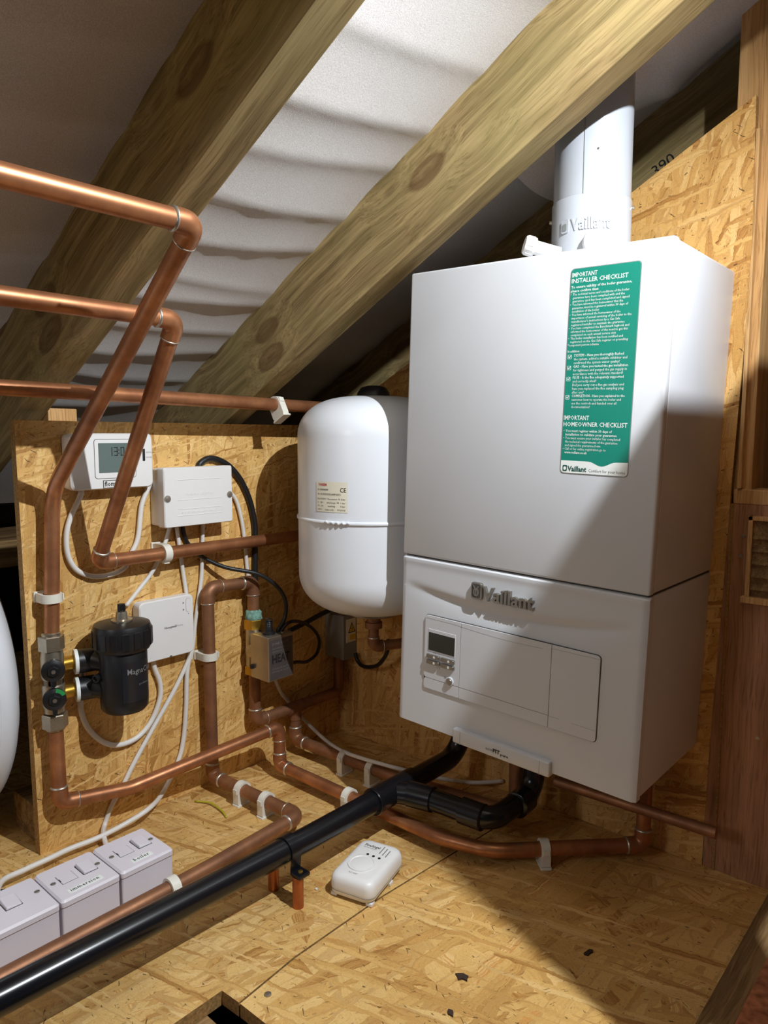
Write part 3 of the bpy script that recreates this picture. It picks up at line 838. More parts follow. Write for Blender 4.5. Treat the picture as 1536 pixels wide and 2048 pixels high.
def wrap_text(s, size, a0, z, r, ext, width, bold):
    V, F = text_mesh(s, size, bold, ext, width, res=2)
    V2 = []
    for x, y, d in V:
        a = a0 + x / r; rr = r + d + ext
        V2.append((FX + rr * math.cos(a), FY + rr * math.sin(a), z + y))
    return V2, F
LR = FRAD + .0016
mesh('raised_lettering', wrap_text('Vaillant', .0225, ta - .50, .926, LR, .0006, .052, .0004), M_['white_flue'], co)
fr_ = prism(rrect(.0125, .0175, .003), 0, .0012); fi = prism(rrect(.009, .014, .002), .0012, .0018)
def wrap(vf, a0, z):
    return [(FX + (LR + d) * math.cos(a0 + x / LR), FY + (LR + d) * math.sin(a0 + x / LR), z + y) for x, y, d in vf[0]], vf[1]
mesh('raised_emblem', wrap(fr_, ta - .68, .933), M_['white_flue'], co)
mesh('emblem_face', wrap(([(x * .7, y * .6, d) for x, y, d in fi[0]], fi[1]), ta - .68, .932), M_['silver_print'], co)
ca = ta + .10
dirc = Vector((math.cos(ca), math.sin(ca), 0))
mesh('sampling_cap', lathe([(.016, 0), (.0165, .004), (.0165, .011), (.0150, .0135), (.008, .0145)], 30, axisM((FX + dirc.x * (FRAD - .001), FY + dirc.y * (FRAD - .001), .9065), dirc)), M_['white_plastic'], fl, True, 50)
ra = ta + 1.25
for (a_, z_) in ((ta + 1.5, .962), (ta - 1.5, .95)):
    mesh('fixing_screw', lathe([(.0028, 0), (.0028, .003), (.0015, .0038)], 10, axisM((FX + LR * math.cos(a_), FY + LR * math.sin(a_), z_), (math.cos(a_), math.sin(a_), 0))), M_['steel'], fl)
mesh('grub_hole', lathe([(.0014, 0), (.0014, .0008)], 8, axisM((FX + FRAD * math.cos(ta + .12), FY + FRAD * math.sin(ta + .12), 1.028), (math.cos(ta + .12), math.sin(ta + .12), 0))), M_['groove'], fl)
# angled test point with ribbed cap
tp = mesh('test_point', tube([(0.225, .075, .898), (0.196, .048, .9085)], .0095, 20), M_['white_plastic'], fl, True, 50)
dd = Vector((0.196 - .225, .048 - .075, .0105)).normalized()
mesh('test_cap', lathe([(.0125, 0), (.0128, .002), (.0128, .013), (.0112, .015)], 26, axisM((0.2, .0515, .907), dd)), M_['white_plastic'], tp, True, 50)
a_, b__ = frame_for(dd)
for k in range(14):
    t = 2 * math.pi * k / 14
    q = Vector((0.2, .0515, .907)) + (a_ * math.cos(t) + b__ * math.sin(t)) * .0129
    mesh('grip_rib', tube([q + dd * .003, q + dd * .012], .0007, 5), M_['white_plastic'], tp)

# ------------------------------------------------------------------ EXPANSION VESSEL
VX, VY, VR = -0.147, 0.1035, 0.1350
ev = thing('expansion_vessel', (VX, VY, 0.33), 'white steel expansion vessel hanging left of the boiler', 'vessel')
def dome(r, h, n, top=True):
    out = []
    for k in range(n + 1):
        a = math.pi / 2 * k / n
        # torispherical profile
        rr = r * math.cos(a) ** 0.62 if k < n else 0.004
        zz = h * math.sin(a)
        out.append((max(rr, .004), zz))
    return out
ZT, ZB = .648, .405
prof = [(r, ZB - z) for r, z in dome(VR, .074, 16)[::-1]] + [(r, ZT + z) for r, z in dome(VR, .070, 16)]
T = Matrix.Translation((VX, VY, 0))
mesh('shell', lathe(prof, 72, T), M_['white_vessel'], ev, True, 60)
mesh('weld_band', lathe([(VR - .001, .5015), (VR + .0022, .503), (VR + .0026, .5055), (VR + .0022, .5080), (VR - .001, .5095)], 72, T), M_['white_vessel'], ev, True, 60)
va = math.atan2(-.858 - VY, .7257 - VX)
wb = []
for k in range(16):
    a = va - .62 + k * .022
    wb.append((VX + (VR + .0028) * math.cos(a), VY + (VR + .0028) * math.sin(a), .5062 + .0016 * math.sin(k * 1.9)))
mesh('weld_bead', tube(wb, [.0022 + .0008 * math.sin(k * 2.3) for k in range(16)], 8), M_['white_vessel'], ev, True)
mesh('bottom_flange', lathe([(.03, .337), (.046, .335), (.047, .327), (.045, .325), (.02, .325)], 48, T), M_['steel'], ev, True, 40)
mesh('neck', lathe([(.013, .338), (.013, .310), (.016, .309), (.016, .298), (.012, .297)], 24, T), M_['copper_dull'], ev, True, 40)
vc = mesh('valve_cap', lathe([(.030, .716), (.0285, .724), (.022, .733), (.012, .736)], 36, T), M_['black_plastic'], ev, True, 40)
def vwrap(vf, a0, z, r):
    return [(VX + (r + d) * math.cos(a0 + x / r), VY + (r + d) * math.sin(a0 + x / r), z + y) for x, y, d in vf[0]], vf[1]
def grid_plate(w_, h_, nx):
    V, F = [], []
    for i in range(nx + 1):
        for j in range(2):
            V.append((-w_ / 2 + w_ * i / nx, -h_ / 2 + h_ * j, .0005))
    for i in range(nx): F.append((2 * i, 2 * i + 2, 2 * i + 3, 2 * i + 1))
    return V, F
la = va - .545
LZ = .5485
lb = mesh('rating_label', vwrap(grid_plate(.062, .050, 12), la, LZ, VR), M_['paper'], ev, True)
def vtext(s, x, y, size, width, mat, bold=0.0):
    vf = text_mesh(s, size, bold, 0, width, res=3)
    mesh('label_text', vwrap(([(a + x, b + y, .0008) for a, b, _ in vf[0]], vf[1]), la, LZ, VR), mat, lb)
vtext('VAREM', -.026, .0180, .0062, .018, M_['red_print'], .0001)
vtext('CE', .018, .0085, .0100, .0105, M_['ink'], .0001)
vtext('D 0000000', -.027, .0105, .0040, .022, M_['ink'])
vtext('N  R1025225G40F5022', -.027, .0030, .0044, .046, M_['ink'])
vtext('Date 05/2014   Max pressure  PS  8 bar', -.028, -.0045, .0036, .055, M_['ink'])
vtext('V   18 l       precharge  P0  1 bar', -.028, -.0105, .0036, .055, M_['ink'])
vtext('TS  -10        working        3 bar', -.028, -.0162, .0036, .055, M_['ink'])
vtext('+99 C      made in EU      97/23/CE', -.028, -.0222, .0034, .055, M_['ink'])

# ------------------------------------------------------------------ COPPER RUNS
def copper_run(label, pts, r, rads, elbows, mat=None, name='copper_pipe', group='copper pipe runs', rings=True, fit=.0016, sock=.012):
    mat = mat or M_['copper']
    path, info = fillet(pts, rads)
    p0 = path[len(path) // 2]
    t = thing(name, tuple(p0), label, 'pipe', group)
    mesh('pipe', tube(path, r, 20), mat, t, True, 50)
    for i in elbows:
        arc, a, b = info[i]
        P = [arc[0] + a * sock] + arc + [arc[-1] + b * sock]
        e = mesh('elbow', tube(P, r + fit, 20), mat, t, True, 50)
        if rings:
            for q, d in ((P[0], a), (P[-1], b)):
                mesh('solder_ring', tube([q - d * .0012, q - d * .0002, q + d * .0016], [r + fit + .0004, r + fit + .0006, r + .0002], 20), M_['solder'], e, True)
    return t
RP = .011
copper_run('topmost copper pipe, elbowing steeply down to the filter valves', [(.072, -1.7, .868), (.072, -.411, .865), (-.352, -.380, .567), (-.352, -.3915, .345)], RP, [.014, .075], [0])
copper_run('middle copper pipe, elbowing down then along the board behind the vessel', [(-.097, -1.7, .800), (-.097, -.326, .796), (-.345, -.318, .452), (-.345, .215, .450)], RP, [.016, .014], [0, 1])
copper_run('lowest horizontal copper pipe crossing under the rafters', [(-.29, -1.7, .728), (-.29, -.469, .712), (-.29, .06, .7025), (-.29, .205, .700)], RP, [.5, .5], [])
copper_run('copper pipe from the lower filter valve, rising along the board then across the floor', [(-.352, -.3925, .215), (-.350, -.392, .086), (-.334, -.285, .074), (-.297, .001, .099), (-.293, -.001, .025), (.085, 0.0, .0255), (.165, .022, .0255), (.330, .192, .0255), (.330, .192, .1895)], RP, [.016, .09, .012, .013, .10, .10, .014], [0, 2, 3, 6])
copper_run('copper drop left of the HEAT valve, turning along the floor beside the switches', [(-.350, -.0125, .30), (-.350, -.0125, .374), (-.350, -.114, .377), (-.350, -.113, .026), (-.128, -.102, .0255), (-.1175, -.30, .0255), (-.1165, -1.6, .0255)], RP, [.014, .015, .014, .016, 1.2], [0, 1, 2, 3], mat=M_['copper_dull'])
copper_run('copper pipe leaving the foot of the HEAT valve towards the corner', [(-.350, -.0125, .205), (-.350, -.0125, .100), (-.350, .214, .098), (-.350, .216, .20)], RP, [.013, .014], [0], mat=M_['copper_dull'])
copper_run('copper branch dropping from the tee and running under the boiler', [(-.350, .089, .098), (-.350, .089, .030), (-.10, .098, .030), (.14, .135, .030), (.14, .135, .194)], RP, [.016, .6, .014], [0, 2], mat=M_['copper_dull'])
tee = mesh('copper_tee', join(tube([(-.350, .068, .0985), (-.350, .112, .0985)], .0127, 20), tube([(-.350, .0895, .0985), (-.350, .0895, .074)], .0127, 20)), M_['copper_dull'], None, True, 50)
tag(tee, 'copper tee fitting behind the HEAT valve outlet', 'pipe fitting')
copper_run('dark copper stub pipe poking right below the boiler', [(.20, .155, .098), (.441, .1685, .0965)], .0085, [], [], mat=M_['copper_dull'])
copper_run('copper tail under the boiler beside the black branch', [(.115, .170, .194), (.115, .170, .040)], .0085, [], [], mat=M_['copper_dull'])
# verdigris crusts at joints
for (p, rr) in (((-.350, -.0125, .118), .0135), ((-.350, .016, .0995), .0132), ((-.350, .092, .046), .0132)):
    pass
# vessel tail
copper_run('short copper tail bending under the expansion vessel', [(VX, VY, .300), (VX, VY, .262), (VX + .03, VY + .06, .262), (VX + .03, VY + .06, .335)], .0095, [.012, .012], [0], mat=M_['copper_dull'], sock=.006)

# copper support stubs under the waste pipe
for (x, y, h, lab) in ((.016, -.232, .044, 'short bright copper stub under the black clip foot'), (-.040, -.229, .046, 'short copper stub half hidden behind the black waste pipe')):
    t = thing('copper_stub', (x, y, 0), lab, 'pipe', 'copper stubs under the waste pipe')
    mesh('stub', tube([(x, y, 0), (x, y, h)], .0078, 20), M_['copper_bright'], t, True, 50)
    mesh('rim', lathe([(.0078, h - .001), (.0083, h - .0005), (.0083, h + .0003), (.005, h + .0004)], 20, Matrix.Translation((x, y, 0))), M_['copper_bright'], t, True)

# ------------------------------------------------------------------ NYLON CLIPS
def clip(pos, axis, normal, label, r=RP, h=.0235, wd=.013):
    """pos = pipe centre, axis = pipe direction, normal = out of the fixing surface, h = height of centre above it."""
    pos = Vector(pos); ax = Vector(axis).normalized(); nn = Vector(normal).normalized(); nn = (nn - ax * nn.dot(ax)).normalized(); sd = ax.cross(nn)
    t = thing('pipe_clip', tuple(pos - nn * h), label, 'pipe clip', 'white nylon pipe clips')
    ro = r + .0042; N = 40
    outer, inner = [], []
    for k in range(N):
        a = 2 * math.pi * k / N
        ca_, sa_ = math.cos(a), math.sin(a)
        if sa_ >= 0: q = (ro * ca_, ro * sa_)
        else:
            m = max(abs(ca_) / ro, abs(sa_) / (h - .003)); q = (ca_ / m, sa_ / m)
        outer.append(q); inner.append(((r + .0003) * ca_, (r + .0003) * sa_))
    V, F = [], []
    for s in (-wd / 2, wd / 2):
        for q in outer + inner: V.append(tuple(pos + sd * q[0] + nn * q[1] + ax * s))
    for k in range(N):
        k2 = (k + 1) % N
        F += [(k, k2, N + k2, N + k), (2 * N + k2, 2 * N + k, 3 * N + k, 3 * N + k2), (k2, k, 2 * N + k, 2 * N + k2), (N + k, N + k2, 3 * N + k2, 3 * N + k)]
    mesh('band', (V, F), M_['clip'], t, True, 40)
    b0 = prism(rrect(2 * ro + .003, wd + .004, .002), 0, .0032, planeM(pos - nn * h, sd, ax, nn), .0006)
    mesh('base', b0, M_['clip'], t)
    lt = pos + sd * (ro + .0008) + nn * .002
    mesh('latch', prism(rrect(.0022, wd * .8, .0006), -.004, .004, planeM(lt, sd, ax, nn), .0005), M_['clip'], t)
    return t
clip((-.352, -.3895, .407), (0, 0, 1), (1, 0, 0), 'white clip on the vertical pipe above the filter valves', h=.0228)
clip((-.345, -.200, .4517), (0, 1, 0), (1, 0, 0), 'white clip on the pipe below the wiring box', h=.0298)
clip((-.290, .002, .7035), (0, 1, 0), (-TAN, 0, 1) if False else (-math.sin(TH), 0, math.cos(TH)), 'white clip under the lit rafter, left of the vessel', h=.030)
clip((-.350, -.1135, .253), (0, 0, 1), (1, 0, 0), 'white clip on the copper drop left of the HEAT valve', h=.0248)
clip((-.269, -.1085, .0257), (1, .05, 0), (0, 0, 1), 'white floor clip nearest the board on the short pipe', h=.0255)
clip((-.206, -.1055, .0257), (1, .05, 0), (0, 0, 1), 'white floor clip before the elbow beside the waste pipe', h=.0255)
clip((-.1172, -.345, .0257), (0, 1, 0), (0, 0, 1), 'white floor clip beside the boiler switch', h=.0255)
clip((-.110, -.0005, .0254), (1, 0, 0), (0, 0, 1), 'white floor clip just left of the black waste pipe', h=.0252)
clip((.222, .0815, .0255), (.7, .7, 0), (0, 0, 1), 'white floor clip on the shaded pipe under the boiler', h=.0253)
clip((-.214, .0935, .0300), (1, .035, 0), (0, 0, 1), 'white floor clip on the rear pipe, further from the boiler', h=.0298)
clip((-.145, .0965, .0300), (1, .035, 0), (0, 0, 1), 'white floor clip on the rear pipe, nearer the boiler', h=.0298)

# ------------------------------------------------------------------ BLACK WASTE PIPE
wpipe = thing('waste_pipe', (-.012, -.3, .072), 'long black plastic waste pipe crossing the floor to the boiler', 'pipe')
WRD = .0172
main = [(-.038, -1.6, .0745), (-.0255, -.62, .0735), (-.0065, -.2, .0735), (-.0045, .165, .0745), (.010, .190, .16), (.012, .192, .197)]
path, info = fillet(main, [.8, .8, .04, .06])
mesh('main_pipe', tube(path, WRD, 28), M_['black_gloss'], wpipe, True, 50)
mesh('socket', tube([(-.0052, -.052, .0737), (-.0052, -.050, .0737), (-.005, -.014, .074), (-.005, -.012, .074)], [WRD + .0005, WRD + .0032, WRD + .0032, WRD + .0005], 28), M_['black_gloss'], wpipe, True, 40)
mesh('socket_rim', tube([(-.0052, -.056, .0737), (-.0052, -.0535, .0737), (-.0052, -.050, .0737)], [WRD + .0035, WRD + .0045, WRD + .0035], 28), M_['black_gloss'], wpipe, True, 40)
mesh('branch_body', tube([(-.005, -.014, .074), (-.0048, .045, .0742), (-.0048, .047, .0742)], [WRD + .0032, WRD + .0032, WRD + .0005], 28), M_['black_gloss'], wpipe, True, 40)
br, _ = fillet([(-.004, -.010, .0742), (.040, .012, .0745), (.166, .022, .0745), (.172, .130, .078), (.172, .150, .194)], [.05, .028, .035])
mesh('branch_pipe', tube(br, WRD, 28), M_['black_gloss'], wpipe, True, 50)
mesh('branch_socket', tube([(.018, .003, .0744), (.020, .004, .0744), (.062, .0138, .0745), (.064, .014, .0745)], [WRD, WRD + .003, WRD + .003, WRD], 28), M_['black_gloss'], wpipe, True, 40)
mesh('branch_socket', tube([(.113, .0178, .0745), (.115, .018, .0745), (.152, .0208, .0745), (.154, .021, .0745)], [WRD, WRD + .003, WRD + .003, WRD], 28), M_['black_gloss'], wpipe, True, 40)
mesh('branch_socket', tube([(.172, .080, .0763), (.172, .082, .0763), (.172, .112, .0774), (.172, .114, .0775)], [WRD, WRD + .003, WRD + .003, WRD], 28), M_['black_gloss'], wpipe, True, 40)
# printed strip on the pipe
def pipe_pt(y): 
    t = (y + .62) / .42; return Vector((-.0255 + .019 * t, y, .0735))
V, F = [], []
for k in range(13):
    y = -.43 + .10 * k / 12; p = pipe_pt(y)
    for a in (118, 126):
        V.append(tuple(p + Vector((math.cos(R(a)), 0, math.sin(R(a)))) * (WRD + .0003)))
for k in range(12): F.append((2 * k, 2 * k + 1, 2 * k + 3, 2 * k + 2))
mesh('printed_strip', (V, F), M_['silver_print'], wpipe, True)
# clip with foot on the stub
yc = -.2285
pc = Vector((-.0078, yc, .0735))
bc = thing('waste_pipe_clip', (.016, yc, .045), 'black plastic saddle clip holding the waste pipe on copper stubs', 'pipe clip')
V, F = [], []
prof_pts = []
for k in range(19):
    a = R(215 - k * 13.3); prof_pts.append((pc.x + (WRD + .0022) * math.cos(a), pc.z + (WRD + .0022) * math.sin(a)))
prof_pts += [(.0085, .052), (.0085, .0492), (.0265, .0492)]
pin = []
for k, q in enumerate(prof_pts):
    if k < 19: pin.append((pc.x + WRD * math.cos(R(215 - k * 13.3)), pc.z + WRD * math.sin(R(215 - k * 13.3))))
    elif k == 19: pin.append((.0060, .052))
    elif k == 20: pin.append((.0060, .0455))
    else: pin.append((.0265, .0455))
n = len(prof_pts)
for s in (-.0085, .0085):
    for q in prof_pts: V.append((q[0], yc + s, q[1]))
    for q in pin: V.append((q[0], yc + s, q[1]))
for k in range(n - 1):
    F += [(k, k + 1, 2 * n + k + 1, 2 * n + k), (n + k + 1, n + k, 3 * n + k, 3 * n + k + 1), (k + 1, k, n + k, n + k + 1), (2 * n + k, 2 * n + k + 1, 3 * n + k + 1, 3 * n + k)]
F += [(0, 2 * n, 3 * n, n), (n - 1, 2 * n - 1, 4 * n - 1, 3 * n - 1)]
mesh('saddle', (V, F), M_['black_gloss'], bc, True, 40)
mesh('foot', box(.0068, .0268, yc - .0098, yc + .0098, .0446, .0500, .0012), M_['black_gloss'], bc)
mesh('screw', lathe([(.0036, .0500), (.0036, .0510), (.0016, .0516)], 16, Matrix.Translation((.0175, yc, 0))), M_['brass'], bc, True, 40)

# ------------------------------------------------------------------ FILTER + VALVES
PX, PY = -.352, -.3925
fx, fy = -.305, -.3035
fm = thing('magnetic_filter', (fx, fy, .222), 'black cylindrical magnetic filter with ribbed screw cap', 'filter')
fT = Matrix.Translation((fx, fy, 0))
body = mesh('body', lathe([(.020, .2205), (.031, .2225), (.0355, .228), (.0362, .240), (.0362, .318), (.034, .322)], 44, fT), M_['black_plastic'], fm, True, 40)
bpts = []
cap = mesh('cap', lathe([(.037, .3185), (.0405, .320), (.0435, .326), (.0440, .330), (.0440, .352), (.0415, .3595), (.030, .3625), (.012, .364)], 44, fT), M_['black_plastic'], fm, True, 40)
for k in range(16):
    t = 2 * math.pi * k / 16
    q = Vector((fx + .0438 * math.cos(t), fy + .0438 * math.sin(t), 0))
    mesh('grip_rib', xf(box(-.0012, .0012, -.005, .005, .326, .352, .0006, 1), Matrix.Translation(q) @ Matrix.Rotation(t, 4, 'Z')), M_['black_plastic'], cap)
bv = mesh('bleed_valve', lathe([(.016, .3635), (.016, .3655), (.0095, .3665), (.0085, .376), (.0080, .378), (.005, .3785)], 26, fT), M_['nickel'], fm, True, 40)
mesh('bleed_cap', lathe([(.0055, .378), (.0062, .380), (.0060, .3895), (.004, .390)], 8, fT), M_['black_plastic'], bv)
va_ = math.atan2(-.858 - fy, .7257 - fx)
def fwrap(vf, a0, z, r): return [(fx + (r + d) * math.cos(a0 + x / r), fy + (r + d) * math.sin(a0 + x / r), z + y) for x, y, d in vf[0]], vf[1]
DKL = plain('black_label', (34, 34, 38), .3, noise=.05)
gl = grid_plate(.05, .062, 14)
lbF = mesh('body_label', fwrap(gl, va_ + .62, .274, .0363), DKL, fm, True)
mesh('label_lettering', fwrap(text_mesh('MagnaClean', .0125, .0001, 0, .050), va_ + .14, .287, .0378), M_['grey_ink'], lbF)
mesh('label_lettering', fwrap(text_mesh('professional', .0050, 0, 0, .026), va_ + .62, .268, .0376), M_['grey_ink'], lbF)
for k, zz in enumerate((.3015, .2575)):
    y0 = PY + .036
    dr = Vector((fx - PX, fy - y0, 0)); dr = Vector((.30, 1, 0)).normalized()
    st_ = Vector((PX + .003, y0, zz))
    pt = mesh('port', tube([st_, st_ + dr * .024], .0185, 28), M_['black_plastic'], fm, True, 40)
    mesh('port_arm', tube([st_ + dr * .022, Vector((fx - .006, fy - .022, zz - .002))], [.0165, .0135], 24), M_['black_plastic'], fm, True, 40)
    mesh('port_seal', tube([st_ - dr * .004, st_ + dr * .001], .0192, 28), M_['white_print'], pt, True, 40)
    mesh('lug', xf(box(-.004, .016, -.0022, .0022, -.003, .003, .001), Matrix.Translation(st_ + dr * .034 + Vector((.016, -.006, .003))) @ Matrix.Rotation(R(70), 4, 'Z')), M_['black_plastic'], pt)
mesh('boss', lathe([(.006, 0), (.006, .012), (.004, .0125), (.003, .009)], 20, axisM((fx - .012, fy - .033, .2795), (.5, -.85, 0))), M_['black_plastic'], fm, True, 40)

def iso_valve(zc, sgn, label, green):
    t = thing('isolation_valve', (PX, PY, zc), label, 'valve', 'isolation valves of the filter')
    T_ = Matrix.Translation((PX, PY, 0))
    zn = zc + sgn * .0385
    z0, z1 = sorted((zn - .012, zn + .010))
    mesh('body', join(lathe([(.0155, zc - .018), (.0168, zc - .014), (.0168, zc + .016), (.0150, zc + .026 if sgn > 0 else zc + .018)], 28, T_),
                      lathe([(.0145, zc - .026), (.0145, zc + .026)], 28, T_)), M_['nickel'], t, True, 40)
    nut = []
    for k in range(6): nut.append((.0185 * math.cos(R(60 * k + 15)), .0185 * math.sin(R(60 * k + 15))))
    mesh('compression_nut', prism(nut, z0, z1, T_, .0012), M_['nickel'], t)
    mesh('nut_collar', lathe([(.0135, z1 - .001), (.0135, z1 + .0035), (.0118, z1 + .005)] if sgn > 0 else [(.0118, z0 - .005), (.0135, z0 - .0035), (.0135, z0 + .001)], 24, T_), M_['nickel'], t, True, 40)
    mesh('union', tube([(PX, PY + .012, zc), (PX + .002, PY + .034, zc)], [.0115, .0105], 24), M_['brass'], t, True, 40)
    d = Vector((.93, -.37, 0)).normalized()
    p = Vector((PX, PY, zc)) + d * .0155
    h = mesh('handle', lathe([(.0155, 0), (.0165, .002), (.0165, .008), (.0120, .010), (.010, .0105)], 28, axisM(p, d)), M_['black_plastic'], t, True, 40)
    mesh('handle_hex', prism([(.0082 * math.cos(R(60 * k)), .0082 * math.sin(R(60 * k))) for k in range(6)], .010, .0135, axisM(p, d), .0008), M_['black_plastic'], h)
    mesh('handle_lever', prism([(-.012, -.004), (-.0245, -.003), (-.0245, .003), (-.012, .004)], .002, .008, axisM(p, d), .0006), M_['black_plastic'], h)
    mesh('handle_screw', lathe([(.003, .0135), (.003, .0142)], 12, axisM(p, d)), M_['steel'], h)
    if green:
        mesh('handle_tab', prism([(.0168 * math.cos(R(a)), .0168 * math.sin(R(a))) for a in (-65, -50, -35, -20, -8)] + [(.0115 * math.cos(R(a)), .0115 * math.sin(R(a))) for a in (-8, -20, -35, -50, -65)], .0078, .0102, axisM(p, d)), M_['green_tab'], h)
iso_valve(.3015, 1, 'upper nickel isolation valve with plain black handle', False)
iso_valve(.2575, -1, 'lower nickel isolation valve with a green tab on its handle', True)

# ------------------------------------------------------------------ PROGRAMMER, WIRING BOX, RECEIVER (on the board, facing +x)
def BP(y, z, x): return planeM((x, y, z), (0, 1, 0), (0, 0, 1), (1, 0, 0))
pr = thing('programmer', (XB, -.286, .608), 'white heating programmer showing 13:0 behind two copper pipes', 'programmer')
PC = (-.2850, .6085)
mesh('back_plate', prism(rrect(.134, .084, .006), 0, .012, BP(PC[0], PC[1], XB)), M_['white_plastic'], pr)
pf = mesh('front_case', prism(rrect(.138, .087, .009), .012, .030, BP(PC[0], PC[1], XB), .003), M_['white_plastic'], pr)
sw = prism(rrect(.068, .060, .004), 0, .0008, BP(PC[0] + .003, PC[1] + .004, XB + .0298))
mesh('display_bezel', sw, M_['white_plastic'], pf)
mesh('bezel_gap', prism(rrect(.0695, .0615, .0045), 0, .0004, BP(PC[0] + .003, PC[1] + .004, XB + .0298)), M_['groove'], pf)
sc = mesh('display', prism(rrect(.056, .046, .0012), 0, .0012, BP(PC[0] + .003, PC[1] + .0055, XB + .0298)), M_['lcd'], pf)
# seven segment digits 13:00
def seg7(ch, w_, h_, t_):
    on = {'0': 'abcdef', '1': 'bc', '3': 'abgcd', '2': 'abged', '4': 'fgbc', '5': 'afgcd'}[ch]
    R_ = {'a': (0, h_ - t_, w_, h_), 'g': (0, h_ / 2 - t_ / 2, w_, h_ / 2 + t_ / 2), 'd': (0, 0, w_, t_), 'f': (0, h_ / 2, t_, h_), 'b': (w_ - t_, h_ / 2, w_, h_), 'e': (0, 0, t_, h_ / 2), 'c': (w_ - t_, 0, w_, h_ / 2)}
    return [R_[k] for k in on]
rects = []
xo = -.0115
for ch in '13:01':
    if ch == ':':
        rects += [(xo - .001, .003, xo + .0008, .0048), (xo - .001, .008, xo + .0008, .0098)]; xo += .0028
    else:
        for a in seg7(ch, .0062, .0135, .0013): rects.append((a[0] + xo, a[1], a[2] + xo, a[3]))
        xo += .0086 if ch != '1' else .0088
segs = [prism([(a, b), (c_, b), (c_, d_), (a, d_)], 0, .0002, BP(PC[0] + .003, PC[1] + .0085, XB + .0310)) for a, b, c_, d_ in rects]
mesh('display_digits', join(*segs), M_['ink'], pf)
mesh('slide_switch', prism(rrect(.0042, .0195, .0008), 0, .001, BP(PC[0] + .0520, PC[1] + .0090, XB + .0298)), M_['ink'], pf)
for (s, dz) in (('HEATING', .0115), ('WATER', .0035)):
    put_text('switch_caption', s, .0038, BP(PC[0] + .0560, PC[1] + dz, XB + .0301), M_['grey_ink'], pf, width=.0105)
mesh('brand_frame', join(*[prism(q, 0, .0003, BP(PC[0], PC[1] - .0355, XB + .0301)) for q in ([(-.019, -.006), (-.0178, -.006), (-.0178, .0062), (-.019, .0062)], [(-.019, .0055), (.019, .0055), (.019, .0063), (-.019, .0063)], [(-.019, -.0062), (.019, -.0062), (.019, -.0054), (-.019, -.0054)], [(.0182, -.006), (.019, -.006), (.019, .006), (.0182, .006)])]), M_['ink'], pf)
put_text('brand_lettering', 'flomasta', .0105, BP(PC[0] - .0165, PC[1] - .0385, XB + .0302), M_['ink'], pf, width=.033, bold=.0002)

wb_ = thing('wiring_box', (XB, -.139, .545), 'white rectangular wiring box right of the programmer', 'junction box')
WC = (-.1385, .5455)
mesh('back_box', prism(rrect(.134, .096, .003), 0, .026, BP(WC[0], WC[1], XB)), M_['white_plastic'], wb_)
lid = mesh('lid', prism(rrect(.1375, .1000, .0035), .026, .045, BP(WC[0], WC[1], XB), .0018), M_['white_plastic'], wb_)
for s in (-1, 1):
    mesh('screw_recess', lathe([(.0060, 0), (.0060, .0006)], 22, axisM((XB + .045, WC[0] + s * .0625, WC[1] - .0015), (1, 0, 0))), M_['grey_box'], lid)
    mesh('lid_screw', lathe([(.0042, 0), (.0042, .0014), (.002, .0018)], 18, axisM((XB + .045, WC[0] + s * .0625, WC[1] - .0015), (1, 0, 0))), M_['steel'], lid)
for (zc, hh) in ((.012, .034), (-.026, .011)):
    for q in ((-.043, .043, zc + hh / 2), (-.043, .043, zc - hh / 2)):
        mesh('moulded_line', box(XB + .0448, XB + .0455, WC[0] + q[0], WC[0] + q[1], WC[1] + q[2] - .0003, WC[1] + q[2] + .0003), M_['white_plastic'], lid)
put_text('moulded_text', 'WIRING CENTRE', .006, BP(WC[0] - .028, WC[1] + .002, XB + .0452), M_['white_plastic'], lid, width=.056, ext=.0002)
put_text('moulded_text', 'ISOLATE BEFORE REMOVING LID', .0042, BP(WC[0] - .036, WC[1] - .028, XB + .0452), M_['white_plastic'], lid, width=.072, ext=.0002)

rv = thing('wireless_receiver', (XB, -.195, .322), 'white square wireless receiver behind the black filter', 'receiver')
RC = (-.1955, .3205)
mesh('back_plate', prism(rrect(.100, .100, .008), 0, .010, BP(RC[0], RC[1], XB)), M_['white_plastic'], rv)
rf = mesh('front_cover', prism(rrect(.104, .104, .009), .008, .025, BP(RC[0], RC[1], XB), .0022), M_['white_plastic'], rv)
mesh('button', prism(rrect(.0085, .024, .0042), 0, .0009, BP(RC[0] + .0405, RC[1] + .034, XB + .0248)), M_['white_plastic'], rf)
mesh('button_ring', prism(rrect(.0092, .0247, .0045), 0, .0004, BP(RC[0] + .0405, RC[1] + .034, XB + .0248)), M_['grey_box'], rf)
for dz in (.039, .027):
    mesh('indicator_mark', prism(rrect(.0026, .0026, .0006), 0, .0003, BP(RC[0] + .0310, RC[1] + dz, XB + .0249)), M_['grey_ink'], rf)
mesh('indicator_dot', prism(rrect(.0014, .0014, .0006), 0, .0003, BP(RC[0] + .0410, RC[1] + .0185, XB + .0249)), M_['ink'], rf)
put_text('brand_lettering', 'Honeywell', .0058, BP(RC[0] - .0065, RC[1] - .0005, XB + .02505), M_['ink'], rf, width=.0225, bold=.00015)
put_text('brand_lettering', 'Home', .0058, BP(RC[0] + .0168, RC[1] - .0005, XB + .02505), M_['grey_ink'], rf, width=.0125)
mesh('vent_notch', prism(rrect(.005, .002, .0008), 0, .0004, BP(RC[0] + .004, RC[1] - .0495, XB + .0246)), M_['groove'], rf)

